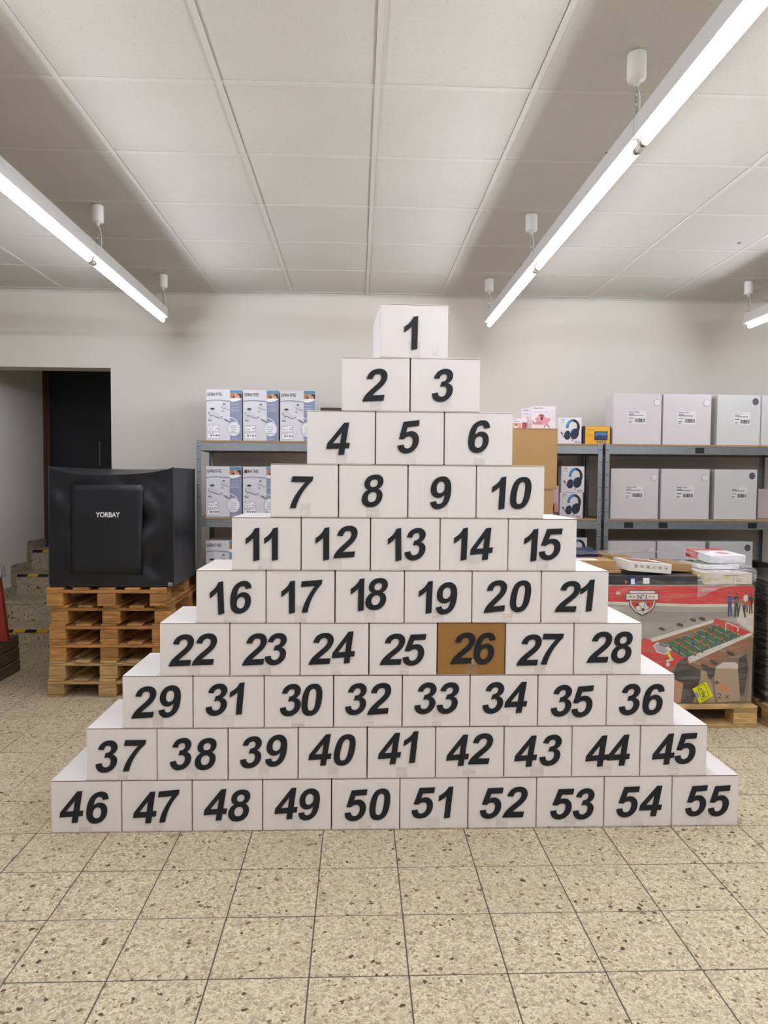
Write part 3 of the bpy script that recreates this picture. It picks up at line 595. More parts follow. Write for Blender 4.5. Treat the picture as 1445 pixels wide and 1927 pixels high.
massager(457.5, 0, 'white and lavender massager carton, middle of three on the top shelf')
massager(527, 0, 'white and lavender massager carton, third from left on the top shelf')
massager(387.5, 1, 'white and lavender massager carton at the left end of the second shelf')
massager(457, 1, 'massager carton on the second shelf with a brown sticker over its logo', True)
massager(386.5, 2, 'massager carton on the third shelf, its lower half hidden by the pyramid')
p = at(603, 767, Y=5.8); carton('flat_dark_box', .30, p.z-LEV[0]-.001, .2, W('dark_brown', (74, 58, 50)), 'dark brown box beside the massager cartons, mostly hidden behind box 4', 'box', (p.x, 5.8, LEV[0]+.0008))

def headphone_print(parent, w_, h_):
    p = Print(lambda u, v: ((u-725)/320*w_, (660-v)/350*h_)); k = IK
    p.arc(925, 440, 78, 92, 175, 395, 34, k['black'], 1, 22); p.arc(912, 440, 66, 86, 180, 285, 26, k['cyan'], 2, 12)
    p.ell(850, 545, 46, 62, k['black'], 3, .15); p.ell(838, 548, 30, 48, k['dnavy'], 4, .15); p.ell(950, 525, 56, 74, k['black'], 5, .3); p.ell(944, 527, 40, 56, k['dnavy'], 6, .3); p.arc(930, 528, 48, 66, 100, 260, 5, k['cyan'], 7, 12, .3); p.ell(960, 524, 20, 26, k['black'], 8, .3)
    p.poly([(975, 400), (1008, 395), (1005, 480), (985, 500)], k['black'], 4)
    p.line([(765, 505), (785, 545), (820, 585), (870, 600)], 7, k['black'], 5); p.line([(762, 500), (778, 530)], 16, k['black'], 6); p.line([(925, 595), (915, 625)], 10, k['black'], 6)
    p.poly([(755, 325), (772, 330), (782, 345), (792, 330), (810, 325), (795, 350), (770, 350)], k['mgrey'], 1); p.rect(755, 370, 812, 376, k['mgrey'], 1)
    q = Print(lambda u, v: ((u-725)/320*w_, (660+v)/350*h_)); q.text('BK-70', 955, -645, 1025, -625, k['dgrey'], 3, .03)
    p.build('printed_front', parent); q.build('lettering', parent)
HPM = W('headphone_carton', (226, 220, 224), rough=.4, var=.01)
def headphones(x, z, label, y=5.60):
    root = carton('headphone_box', .186, .2065, .10, HPM, label, 'box', (x, y, z), R(random.uniform(-.5, .5)), 'headphone cartons on the shelves'); headphone_print(root, .186, .2065)
headphones(1.583, LEV[0]+.0008, 'headphone carton on the top shelf next to the orange box')
xh = at(1053.5, 925, Y=5.6).x
headphones(xh, LEV[1]+.0008, 'headphone carton on the second shelf, lower of two'); headphones(xh+.008, LEV[1]+.2085, 'headphone carton on the second shelf, upper of two')
headphones(at(1061, 1040, Y=5.6).x, at(1085, 1012, Y=5.6).z-.2065, 'headphone carton on the third shelf, half hidden by box 15')
zz = at(1085, 1012, Y=5.6).z-.2065-LEV[2]
carton('flat_carton', .3, zz-.002, .2, M_KRAFT, 'brown carton under the headphone carton on the third shelf', 'box', (at(1061, 1040, Y=5.6).x-.05, 5.6, LEV[2]+.0008))
# orange navigation box
ox = at(1097, 832, Y=5.6).x; ow = at(1148.5, 832, Y=5.6).x-ox; oh = .142
ORM = W('orange_carton', (226, 166, 34), rough=.4, var=.03); root = thing('gadget_box', 'orange box picturing a small screen, on the top shelf', 'box', (ox, 5.6, LEV[0]+.0008))
b = MB(); b.bbox(0, 0, 0, ow, .07, oh, IK['dnavy'], .002); b.build('carton_body', root)
p = Print(lambda u, v: ((u-1045)/390*ow, (665-v)/250*oh)); k = IK; p.rect(1075, 418, 1425, 663, ORM, 0); p.rect(1205, 487, 1393, 612, k['black'], 1); p.rect(1218, 500, 1383, 600, k['scr'], 2); p.poly([(1218, 560), (1270, 535), (1330, 550), (1383, 540), (1383, 600), (1218, 600)], k['scr2'], 3)
for u in (1248, 1285, 1322, 1358): p.ell(u, 635, 13, 13, k['hair'], 1, n=10)
p.rect(1115, 460, 1215, 468, k['amberd'], 1); p.rect(1095, 530, 1170, 536, k['amberd'], 1); p.rect(1095, 550, 1180, 556, k['amberd'], 1); p.build('printed_front', root)
# white cartons on the right
def label_print(parent, w_, h_, brand, ring):
    p = Print(lambda u, v: ((u-1151)/90*w_, (832-v)/94*h_)); q = Print(lambda u, v: ((u-1151)/90*w_, (832+v)/94*h_)); k = IK
    ox = 0 if ring == 'open' else 8
    p.rect(1178+ox, 770, 1212+ox, 794, ink('label', (216, 210, 210)), 0)
    (q.text('SensorCare', 1179.5, -773.5, 1199, -770.8, k['dgrey'], 1, .03) if brand == 'a' else q.text('SANITAS', 1188, -774, 1203, -771, k['mgrey'], 1, 0))
    p.rect(1179.5+ox, 775.6, 1190+ox, 776.8, k['dgrey'], 1); p.rect(1179.5+ox, 777.8, 1207+ox, 779, k['dgrey'], 1); p.rect(1179.5+ox, 783, 1189+ox, 784.2, k['dgrey'], 1)
    p.rect(1179.5+ox, 788.6, 1187+ox, 789.8, k['dgrey'], 1); p.rect(1179.5+ox, 791.5, 1185+ox, 792.7, k['dgrey'], 1)
    x = 1191.5+ox; rr = random.Random(3)
    while x < 1210+ox: w1 = rr.choice((.5, .8, 1.4)); p.rect(x, 784, x+w1, 791, k['black'], 1); x += w1+rr.choice((.5, .7, .9))
    if ring == 'open': p.ell(1232, 754.5, 6.6, 6.6, k['mgrey'], 1, n=24); p.ell(1232.4, 754.2, 5.7, 5.7, IK['pale'], 2, n=24)
    else: p.ell(1230, 750, 6.6, 6.6, k['dgrey'], 1, n=24)
    p.build('printed_label', parent); q.build('lettering', parent)
words = ['top', 'second', 'third']
for lv in range(3):
    xs = [(1151, 1241, 'a'), (1244.5, 1334, 'a'), (1345.5, 1427, 'b')] if lv == 0 else [(1149, 1238.5, 'a'), (1244, 1334.5, 'a'), (1344, 1424.5, 'b')] if lv == 1 else [(1145.5, 1236, 'a'), (1239.5, 1330, 'a'), (1338, 1420, 'b')]
    for c, (a, b_, t) in enumerate(xs):
        yy = 5.585 if t == 'a' else 5.60; ya = at(a, 930, Y=yy).x; yb = at(b_, 930, Y=yy).x
        root = carton('white_carton', yb-ya, .400, .19, M_WBOX if t == 'a' else M_WBOX2, 'white carton on the %s shelf at right, %s' % (words[lv], ['first from left', 'second from left', 'third from left with a dark grey dot'][c]), 'box', (ya, yy, LEV[lv]+.0008), 0 if t == 'a' else R(.8), 'white cartons on the right shelving unit')
        label_print(root, yb-ya, .400, t, 'open' if t == 'a' else 'dot')
xq = at(1432, 832, Y=5.6).x; carton('white_carton', .30, .40, .34, M_WBOX2, 'white carton on the top shelf cut off by the right photo edge', 'box', (xq, 5.59, LEV[0]+.0008), 0, 'white cartons on the right shelving unit')
p = at(1427, 920, Y=5.75); carton('pale_pink_carton', .28, p.z-LEV[1]-.001, .2, W('pink_carton', (206, 188, 190)), 'small pale pink carton at the right end of the second shelf', 'box', (p.x+.005, 5.76, LEV[1]+.0008))
p = at(1424, 1059, Y=5.65); carton('black_carton', .09, p.z-LEV[2]-.001, .3, M_BLACK, 'black box at the right end of the third shelf', 'box', (p.x+.01, 5.64, LEV[2]+.0008))
# pink box on the second shelf beside the headphones
p = at(1037, 906, Y=5.585); x1 = at(1052.3, 940, Y=5.585).x; root = carton('cosmetic_box', .20, .26, .1, W('pink_print', (216, 190, 196), rough=.4), 'pale pink carton left of the stacked headphone cartons', 'box', (x1-.205, 5.585, LEV[1]+.0008))
pr = Print(lambda u, v: (.2-(1452-u)*.0012, v*.0012*1.0)); k = IK
pr.ell(1430, 60, 16, 45, k['skin'], 0); pr.ell(1405, 70, 18, 50, k['skin2'], 0); pr.rect(1385, 5, 1450, 42, k['dnavy'], 1); pr.rect(1392, 20, 1442, 24, k['lgrey'], 2); pr.rect(1392, 30, 1442, 33, k['lgrey'], 2); pr.build('printed_front', root)
p = at(1046.5, 866, Y=5.75); carton('dark_carton', .12, .21+.0, .1, W('grey_purple', (92, 82, 92)), 'dark grey box behind the headphone cartons on the second shelf', 'box', (p.x-.07, 5.76, LEV[1]+.0008+.0)).scale.z = (p.z-LEV[1])/.212

# ---- brown cartons beside the shelf
KY = 5.06
bx1 = at(1048.5, 860, Y=KY).x; ztop = at(1049, 806, Y=KY).z; zmid = at(1047, 921, Y=KY).z; zs = [0, zmid/3, 2*zmid/3, zmid-.002]
cw = .46; nm = ['lowest', 'second from the floor', 'third from the floor']
for k_, (za, zb) in enumerate([(0, zs[1]), (zs[1], zs[2]), (zs[2], zs[3]), (zmid, ztop)]):
    root = thing('kraft_carton', 'plain brown carton, %s of the stack behind the pyramid' % (nm+['topmost'])[k_], 'box', (bx1-cw/2-(.02 if k_ < 3 else 0), KY+.205, za+.001), R(.8 if k_ == 3 else -.6), 'stacked brown cartons behind the pyramid'); b = MB(); h = zb-za-.003
    b.bbox(-cw/2, -.2, 0, cw/2, .2, h-.004, M_KRAFT, .004, 2); b.build('carton_body', root)
    for s in (-1, 1):
        f = MB(); f.bbox(0, -.199, 0, cw/2-.003, .199, .0035, M_KRAFT, .001); o = f.build('top_flap', root); o.location = (s*(cw/2), 0, h-.0038); o.scale.x = -s; o.rotation_euler.y = 0
    t = MB(); t.box(-.16, -.2014, h*.45, -.10, -.2004, h-.004, M_TAPE); t.build('tape', root)
ztk = ztop
def shawl_print(parent, w_, h_, small=False):
    p = Print(lambda u, v: ((u-230)/1100*w_, (1060-v)/960*h_)); q = Print(lambda u, v: ((u-230)/1100*w_, (1060+v)/960*h_)); k = IK
    p.poly([(800, 300), (1330, 250), (1330, 800), (1100, 700)], IK['pale'], 0)
    p.poly([(250, 700), (400, 600), (510, 540), (540, 460), (680, 420), (810, 480), (830, 570), (1110, 610), (1060, 730), (960, 870), (700, 900), (250, 890)], k['pink'], 1)
    p.poly([(540, 470), (680, 430), (815, 485), (760, 560), (735, 660), (685, 715), (625, 650), (640, 560)], k['pinkd'], 2); p.poly([(640, 590), (740, 590), (735, 660), (685, 710), (625, 650)], k['hair'], 3)
    p.poly([(270, 620), (340, 620), (430, 760), (380, 810)], k['white'], 3); p.rect(250, 800, 700, 830, k['pinkd'], 2)
    q.text('SensorCare', 310, -200, 760, -145, k['black'], 2, .02); p.rect(300, 340, 920, 355, k['mgrey'], 1); p.build('printed_front', parent); q.build('lettering', parent)
M_PK = W('shawl_carton', (226, 216, 220), rough=.35)
xa = at(1000.5, 800, Y=KY+.06).x; xb = at(1045, 800, Y=KY+.06).x; hh = at(1020, 765, Y=KY+.06).z-ztk
root = carton('shawl_box', xb-xa, hh, .12, M_PK, 'white box picturing a pink heating shawl, front right on the brown carton', 'box', (xa, KY+.06, ztk+.001), 0, 'pink boxes on the brown carton'); shawl_print(root, xb-xa, hh)
xa2 = at(981, 800, Y=KY+.2).x; h2 = at(990, 769, Y=KY+.2).z-ztk
root = carton('shawl_box', .16, h2, .12, M_PK, 'second heating shawl box, half hidden behind the front one', 'box', (xa2, KY+.2, ztk+.001), 0, 'pink boxes on the brown carton'); shawl_print(root, .16, h2)
xa3 = at(962, 800, Y=KY+.05).x; w3 = at(992, 800, Y=KY+.05).x-xa3; h3 = at(975, 788, Y=KY+.05).z-ztk
root = carton('face_mask_box', w3, h3, .08, M_PK, 'small white box showing a face, at the left on the brown carton', 'box', (xa3, KY+.05, ztk+.001))
p = Print(lambda u, v: (u*w3, v*h3)); p.rect(.02, 0.02, .62, .55, IK['skin'], 0); p.ell(.3, .3, .16, .24, IK['white'], 1, n=14); p.ell(.3, .36, .13, .17, IK['skin2'], 2, n=14); p.rect(.68, .02, .98, .62, IK['mag'], 0); p.rect(.1, .7, .5, .75, IK['dgrey'], 0); p.rect(.02, .9, .3, .94, IK['dgrey'], 0); p.build('printed_front', root)
mb = MB(); pc = at(1029, 804, Y=KY+.03); mb.arcp = None
pts = [(pc.x+.018*math.cos(R(a)), KY+.035, ztk+.006+.02*math.sin(R(a))) for a in range(-10, 200, 15)]; mb.tube(pts, .0025, M_BLACK, 6)
tag(mb.build('cable_loop'), 'thin black cable loop at the foot of the shawl box', 'cable')

# ================================================================== PALLETS
def pallet(label, loc, rz, hs=1.0, M=M_WOOD, group=None):
    """1.2 along local x, 0.8 along local y; origin at the centre of the base"""
    root = thing('wooden_pallet', label, 'pallet', loc, rz, group); z1, z2, z3, z4 = [v*hs for v in (.023, .101, .123, .144)]
    def part(n, x0, y0, za, x1, y1, zb):
        j = random.uniform(-.003, .003); b = MB(); b.bbox(x0+j, y0, za+.0004, x1+j, y1, zb-.0004, M, .003); b.build(n, root)
    for y0, w_ in ((-.4, .11), (-.06, .12), (.29, .11)): part('bottom_board', -.6, y0, 0, .6, y0+w_, z1)
    for y0, w_ in ((-.4, .11), (-.06, .12), (.29, .11)):
        for x0 in (-.6, -.0725, .455): part('block', x0, y0, z1, x0+.145, y0+w_, z2)
    for x0 in (-.6, -.0725, .455): part('stringer_board', x0, -.4, z2, x0+.145, .4, z3)
    for y0, w_ in ((-.4, .11), (-.222, .1), (-.055, .11), (.122, .1), (.29, .11)): part('deck_board', -.6, y0, z3, .6, y0+w_, z4)
    return root
PH = .1252; pnames = ['bottom', 'second from the floor', 'third from the floor', 'fourth from the floor', 'fifth from the floor', 'topmost']
px_ = [-2.098+.40, -2.09+.4, -2.085+.40, -2.088+.40, -2.075+.40, -2.095+.40]
for k_ in range(6):
    pallet('wooden pallet at the left under the black photo tent, %s of six' % pnames[k_], (px_[k_], 4.865+.6+(.004*k_ if k_ < 5 else -.01), k_*PH+.0002), R(90+(.3 if k_ == 4 else 0)), (PH-.0004)/.144, M_WOOD2 if k_ < 2 else M_WOOD, 'stacked wooden pallets under the photo tent')
PZ = 6*PH
pallet('wooden pallet under the wrapped table football carton', (2.445-.6, 4.2+.4, 0.0002), 0, .91, M_WOOD2)
pallet('wooden pallet under the black carton at the right edge', (2.515+.6, 4.17+.4, 0.0002), 0, .91, M_WOOD2)
# ---- black photo tent
def tent():
    root = thing('photo_tent', 'black fabric photo tent standing on the stacked pallets', 'photo tent', (0, 0, 0)); x0, x1, y0, y1, z0, z1 = -2.08, -1.254, 4.885, 5.535, PZ+.004, 1.568
    n = 26; b = MB()
    def face(fn):
        vs = [fn(i/n, j/n) for j in range(n+1) for i in range(n+1)]; b.add(vs, [(j*(n+1)+i, j*(n+1)+i+1, (j+1)*(n+1)+i+1, (j+1)*(n+1)+i) for j in range(n) for i in range(n)], M_CLOTH)
    def sag(s, t): # droop of the roof between the rods
        return -.034*math.sin(math.pi*min(1, max(0, s)))**.8*(.4+.6*math.sin(math.pi*(t)) if t < .5 else 1) + .008*noise.noise(Vector((s*7, t*7, 0)))
    e = lambda s: min(1, 8*s*(1-s))
    def zt(s, t): return z1-(.052*math.sin(math.pi*min(max(s, 0), 1)**.85)**.8+.004*math.sin(9*s))*(1-t)**1.4-.006*math.sin(math.pi*min(max(s, 0), 1))
    def front(s, t): x = x0+(x1-x0)*s; z = z0+(zt(s, 0)-z0)*t; return (x, y0+e(s)*e(t)*(.04*noise.noise(Vector((x*4-z*2, 0, z*5)))+.018*noise.noise(Vector((x*12+z*5, 3, z*9)))), z)
    def back(s, t): x, y, z = front(s, t); return (x, y1, z0+(zt(s, 1)-z0)*t)
    def right(s, t): y = y0+(y1-y0)*s; z = z0+(z1-z0)*t; return (x1+e(s)*e(t)*(.008*noise.noise(Vector((7, y*6, z*5)))-.012), y, z0+(zt(1, s)-z0)*t)
    def left(s, t): y = y0+(y1-y0)*s; return (x0, y, z0+(zt(0, s)-z0)*t)
    def top(s, t): return (x0+(x1-x0)*s, y0+(y1-y0)*t, zt(s, t)+e(s)*e(t)*.008*noise.noise(Vector((s*6, t*5, 2))))
    for f in (front, back, right, left, top): face(f)
    b.box(x0, y0, z0-.003, x1, y1, z0+.001, M_CLOTH); b.build('fabric_cover', root, True)
    for seg in ([(x0, y0, z0+.012), (x0, y0, z1+.002)], [(x1, y0, z0+.012), (x1, y0, z1+.002)], [(x1, y1-.004, z0+.012), (x1, y1-.004, z1+.002)], [(x0+.007, y0, z0+.005), (x1-.007, y0, z0+.005)]):
        s_ = MB(); s_.tube(seg, .006, M_BLACK, 8); s_.build('edge_piping', root)
    # front window flap hanging in front of the opening
    fx0, fx1, fz0, fz1 = at(134, 930, Y=y0).x, at(271, 920, Y=y0).x, at(200, 1078, Y=y0).z, at(200, 912, Y=y0).z; nn = 14; fb = MB(); vs = []
    for sgn in (0, 1):
        for j in range(nn+1):
            for i in range(nn+1):
                s, t = i/nn, j/nn; x = fx0+(fx1-fx0)*s-(.016*s*(1-t)); z = fz0+(fz1-fz0)*t; vs.append((x, y0-.014-.01*(1-t)+.005*noise.noise(Vector((x*6, 1, z*7)))-(.004 if sgn == 0 else 0), z))
    m_ = (nn+1)**2; q = []
    for j in range(nn):
        for i in range(nn): a = j*(nn+1)+i; q += [(a, a+1, a+nn+2, a+nn+1), (m_+a, m_+a+nn+1, m_+a+nn+2, m_+a+1)]
    for i in range(nn):
        q += [(i, m_+i, m_+i+1, i+1), (nn*(nn+1)+i, nn*(nn+1)+i+1, m_+nn*(nn+1)+i+1, m_+nn*(nn+1)+i), (i*(nn+1), (i+1)*(nn+1), m_+(i+1)*(nn+1), m_+i*(nn+1)), (i*(nn+1)+nn, m_+i*(nn+1)+nn, m_+(i+1)*(nn+1)+nn, (i+1)*(nn+1)+nn)]
    fb.add(vs, q, M_CLOTH); fl = fb.build('window_flap', root, True)
    pr = Print(lambda u, v: (at(u, v, Y=y0-.02).x, at(u, v, Y=y0-.02).z), y0-.0285); t = Print(lambda u, v: (at(u, -v, Y=y0-.02).x, at(u, -v, Y=y0-.02).z), y0-.0285)
    t.text('YORBAY', 181, -973.5, 226.5, -963.5, M_WHITE, 0, .022); t.build('lettering', fl)
    c = MB(); c.bbox(x1-.035, y0-.008, z0+.002, x1-.003, y0-.001, z0+.028, M_CHR, .003); c.build('corner_clip', root)
    return root
tent()

# ================================================================== TABLE FOOTBALL CARTON on the right pallet
CX0, CX1, CY0, CY1, CZ0 = 1.262, 2.438, 4.255, 4.90, .1335
CZ1 = at(1300, 1102, Y=CY0).z
P = {k: ink('f_'+k, c) for k, c in dict(red=(206, 44, 34), grey=(168, 160, 150), grey2=(150, 142, 134), cream=(214, 204, 190), green=(58, 104, 50), wood=(150, 100, 66), wood2=(120, 78, 52), dark=(60, 48, 42), white=(220, 214, 204), blue=(40, 62, 130), orange=(214, 130, 70), flesh=(196, 140, 110), rod=(170, 166, 160), tan=(176, 150, 120), brown=(130, 110, 88)).items()}
FOOT = root = thing('table_football_carton', 'large printed carton showing a football table, shrink-wrapped on its pallet', 'box', (0, 0, 0))
b = MB(); b.bbox(CX0, CY0, CZ0, CX1, CY1, CZ1, W('carton_print_base', (150, 132, 112)), .006, 2); b.build('carton_body', root)
F_ = lambda u, v: (lambda q: (min(max(q.x, CX0+.004), CX1-.003), min(max(q.z, CZ0+.004), CZ1-.004)))(at(u, v, Y=CY0))
p = Print(F_, CY0, .0005)
xr = 1418
p.poly([(1140, 1090), (xr, 1095), (xr, 1136), (1300, 1137), (1180, 1133), (1140, 1132)], P['red'], 0)
p.poly([(1140, 1132), (1180, 1133), (1300, 1137), (xr, 1136), (xr, 1142), (1300, 1142), (1140, 1137)], P['cream'], 1)
p.poly([(1140, 1137), (1300, 1142), (xr, 1142), (xr, 1200), (1200, 1250), (1140, 1250)], P['grey'], 0)
p.poly([(1300, 1152), (xr, 1150), (xr, 1160), (1300, 1165)], P['grey2'], 1); p.poly([(1205, 1150), (1300, 1152), (1290, 1172), (1205, 1170)], P['grey2'], 1)
p.poly([(1386, 1142), (xr, 1142), (xr, 1192), (1386, 1170)], P['cream'], 2)
# lower half: bare carton art, dark legs
p.poly([(1140, 1240), (xr, 1200), (1405, 1326), (1140, 1326)], P['brown'], 0)
# badge
p.poly([(1182, 1125), (1235, 1125), (1232, 1142), (1222, 1153), (1208, 1160), (1194, 1152), (1184, 1140)], P['dark'], 3)
p.poly([(1184, 1126), (1233, 1126), (1230, 1141), (1221, 1151), (1208, 1157.5), (1195, 1150.5), (1186, 1139)], P['white'], 4)
p.poly([(1186.5, 1127), (1230.5, 1127), (1228, 1140), (1219, 1149), (1208, 1155), (1197, 1149), (1188.5, 1138)], P['red'], 5)
p.rect(1184, 1111, 1233, 1118, P['dark'], 3); p.rect(1185, 1112, 1232, 1117, P['white'], 4)
p.rect(1176.5, 1116, 1239, 1129.5, P['dark'], 6); p.rect(1178, 1117.3, 1237.5, 1128.2, P['white'], 7)
q = Print(lambda u, v: F_(u, -v), CY0, .0005); q.text('N°1', 1199, -1127, 1216, -1118.5, P['dark'], 9, .03)
for u in (1186, 1192.5, 1222, 1229): p.ell(u, 1123, 1.6, 1.6, P['red'], 8, n=8)
p.ell(1208, 1144, 12.6, 12, P['dark'], 8, n=22); p.ell(1208, 1144, 11.8, 11.2, P['white'], 9, n=22); p.ell(1209, 1147, 4, 3.8, P['dark'], 10, n=5)
for a in (0, 72, 144, 216, 288): p.line([(1209+4*math.cos(R(a+10)), 1147+4*math.sin(R(a+10))), (1208+11*math.cos(R(a+10)), 1144+10.4*math.sin(R(a+10)))], 1, P['dark'], 11)
p.ell(1198.5, 1138, 2.8, 2.6, P['dark'], 10, n=5); p.ell(1218, 1138, 2.4, 2.6, P['dark'], 10, n=5)
p.rect(1159, 1113, 1167, 1119, P['cream'], 3)
# people playing
def man(u, v, top, leg, s=1):
    p.ell(u, v, 2.4*s, 3*s, P['flesh'], 3, n=10); p.ell(u, v-1, 2.5*s, 2.2*s, P['dark'], 4, n=10)
    p.poly([(u-3*s, v+3*s), (u+3*s, v+3*s), (u+5.5*s, v+7*s), (u+5*s, v+15*s), (u+3.5*s, v+15*s), (u+3.6*s, v+20*s), (u-3.6*s, v+20*s), (u-3.5*s, v+15*s), (u-5.2*s, v+14*s), (u-5.4*s, v+7*s)], top, 3)
    p.poly([(u-3.6*s, v+19*s), (u+.2*s, v+19*s), (u-1*s, v+42*s), (u-4*s, v+42*s)], leg, 3); p.poly([(u, v+19*s), (u+3.6*s, v+19*s), (u+4.2*s, v+42*s), (u+1.6*s, v+42*s)], leg, 3)
man(1373, 1118, P['blue'], P['blue']); man(1385, 1119, P['dark'], P['dark']); man(1403, 1117, P['white'], P['dark'], .85); man(1412, 1119, P['dark'], P['dark'], .85)
p.rect(1388, 1131, 1402, 1136, P['wood'], 4); p.ell(1407, 1135, 5, 5, P['red'], 5, n=10); p.line([(1392, 1137), (1388, 1160)], 3, P['dark'], 4); p.line([(1397, 1137), (1402, 1162)], 3.4, P['dark'], 4)
# the pictured football table
p.poly([(1200, 1210), (1212, 1200), (1222, 1204), (1340, 1166), (1345, 1168), (1412, 1190), (1296, 1246), (1280, 1240), (1262, 1262), (1250, 1258), (1205, 1235)], P['red'], 3)
p.poly([(1222, 1202), (1341, 1166), (1343, 1171), (1228, 1208)], P['white'], 5)
p.poly([(1228, 1208), (1343, 1171), (1352, 1180), (1240, 1215)], P['wood'], 4)
p.poly([(1243, 1213), (1344, 1177), (1400, 1196), (1296, 1238), (1284, 1236)], P['green'], 5)
p.poly([(1293, 1237), (1412, 1190), (1414, 1195), (1297, 1248)], P['white'], 6)
p.poly([(1297, 1248), (1414, 1196), (1406, 1222), (1372, 1234), (1345, 1250), (1330, 1260), (1306, 1252), (1296, 1262), (1280, 1256)], P['wood'], 4)
p.poly([(1228, 1215), (1236, 1208), (1250, 1212), (1264, 1222), (1252, 1232), (1236, 1228)], P['white'], 6); p.poly([(1231, 1216), (1237, 1211), (1248, 1215), (1256, 1224), (1250, 1230), (1238, 1226)], P['rod'], 7)
p.line([(1240, 1211), (1254, 1217)], 3, P['blue'], 8); p.line([(1256, 1226), (1262, 1240)], 5, M_LYEL, 8); p.line([(1253, 1244), (1266, 1240)], 4, P['white'], 8); p.ell(1256, 1250, 4, 4, P['white'], 8, n=10)
p.line([(1364, 1187), (1366, 1171), (1388, 1180), (1387, 1195)], 2, P['white'], 7)
p.line([(1344, 1168), (1388, 1181)], 10, P['red'], 6); p.poly([(1388, 1179), (1412, 1190), (1400, 1194), (1388, 1189)], P['red'], 6)
rr = random.Random(5)
for i in range(8):
    a = i/7; u0, v0 = 1252+(1346-1252)*a, 1210+(1174-1210)*a; u1, v1 = 1300+(1398-1300)*a, 1241+(1198-1241)*a
    p.line([(u0, v0), (u1, v1)], 1.1, P['rod'], 7)
    for j in range(3):
        t = (.2, .5, .8)[j]+rr.uniform(-.06, .06); u, v = u0+(u1-u0)*t, v0+(v1-v0)*t; c = P['red'] if i % 2 else P['blue']
        p.ell(u, v-2.6, 2.6, 3.4, c, 9, n=8); p.rect(u-1.4, v, u+1.4, v+4, P['dark'], 8)
for (u, v) in ((1240, 1182), (1274, 1174), (1298, 1165), (1316, 1163)): p.ell(u+5, v+1.5, 6.5, 2.9, P['dark'], 7, .32); p.line([(u+8, v+3), (u+15, v+6)], 1.5, P['rod'], 6)
for (u, v, u2, v2) in ((1352, 1222, 1378, 1232), (1320, 1236, 1346, 1248), (1302, 1244, 1330, 1256)): p.line([(u, v), (u2-8, v2-4)], 1.5, P['rod'], 7); p.ell(u2-4, v2-2, 8.5, 3, P['dark'], 8, .42)
p.poly([(1268, 1262), (1276, 1246), (1290, 1238), (1296, 1250), (1318, 1262), (1318, 1275), (1306, 1310), (1302, 1322), (1272, 1322), (1268, 1290)], P['dark'], 5)
p.poly([(1318, 1256), (1346, 1256), (1344, 1270), (1338, 1278), (1333, 1278), (1328, 1262)], P['dark'], 6)
p.poly([(1390, 1238), (1404, 1230), (1407, 1262), (1399, 1308), (1393, 1310), (1388, 1262)], P['dark'], 6)
p.poly([(1343, 1257), (1360, 1246), (1382, 1246), (1388, 1250), (1388, 1258)], P['cream'], 5); p.poly([(1343, 1257), (1388, 1257), (1392, 1318), (1350, 1322), (1345, 1300)], P['tan'], 4)
p.poly([(1318, 1262), (1332, 1264), (1340, 1290), (1345, 1322), (1304, 1322)], P['tan'], 3); p.poly([(1268, 1278), (1285, 1286), (1280, 1322), (1268, 1322)], P['flesh'], 6)
p.ell(1357, 1293, 5.5, 5.5, P['orange'], 7, n=14); p.ell(1365, 1295, 5.2, 5.2, P['orange'], 8, n=14); p.line([(1348, 1280), (1348, 1288)], 2, P['dark'], 7); p.line([(1344, 1284), (1353, 1284)], 2, P['dark'], 7)
q.text('2 x', 1349, -1314, 1372, -1304, P['dark'], 7, 0)
p.build('printed_front', root); q.build('lettering', root)
# wrap
def wrap(x0, x1, y0, y1, z0, z1, parent, lift=.012, name='stretch_film', seed=0, rag=.0):
    b = MB(); per = [(x0, y0), (x1, y0), (x1, y1), (x0, y1)]; n = 40; mz = 26; vs = []
    for j in range(mz+1):
        z = z0+(z1-z0)*j/mz
        for s in range(4):
            (ax, ay), (bx, by) = per[s], per[(s+1) % 4]
            for i in range(n):
                t = i/n; x, y = ax+(bx-ax)*t, ay+(by-ay)*t; nx, ny = ((by-ay), -(bx-ax)); L_ = math.hypot(nx, ny); nx /= L_; ny /= L_
                d = lift+.0022*noise.noise(Vector((x*8+seed, y*8, z*40)))+.005*noise.noise(Vector((x*3+seed, y*3, z*9))); zz_ = z+(rag*noise.noise(Vector((x*9, y*9, seed))) if j == mz else 0)
                vs.append((x+nx*d, y+ny*d, zz_))
    m_ = 4*n; b.add(vs, [(j*m_+i, j*m_+(i+1) % m_, (j+1)*m_+(i+1) % m_, (j+1)*m_+i) for j in range(mz) for i in range(m_)], M_FILM); return b.build(name, parent, True)
wrap(CX0, CX1-.004, CY0, CY1, .134, CZ1+.02, root, .014, seed=2, rag=.05)
st = Print(lambda u, v: (lambda q_: (q_.x, q_.z))(at(u, v, Y=CY0-.03)), CY0-.022, .0005); a = R(-24)
c = [(1303.5, 1297), (1329.5, 1283.5), (1343, 1310), (1317.5, 1325)]; stn = MB()
st.poly(c, M_LYEL, 0); st.line([(1313, 1294), (1326, 1288), (1335, 1309), (1322, 1318), (1313, 1294)], .9, IK['black'], 1); st.poly([(1307, 1305), (1313, 1302), (1318, 1313), (1312, 1316)], IK['mgrey'], 1)
sq = Print(lambda u, v: (lambda q_: (q_.x, q_.z))(at(u, -v, Y=CY0-.03)), CY0-.022, .0005); sq.text('≥15kp', 1313, -1309, 1332, -1300, IK['black'], 1, .02, 0, R(-63)); 
s_o = st.build('weight_sticker', root); s_o['label'] = 'bright yellow weight sticker'; sq.build('lettering', s_o)

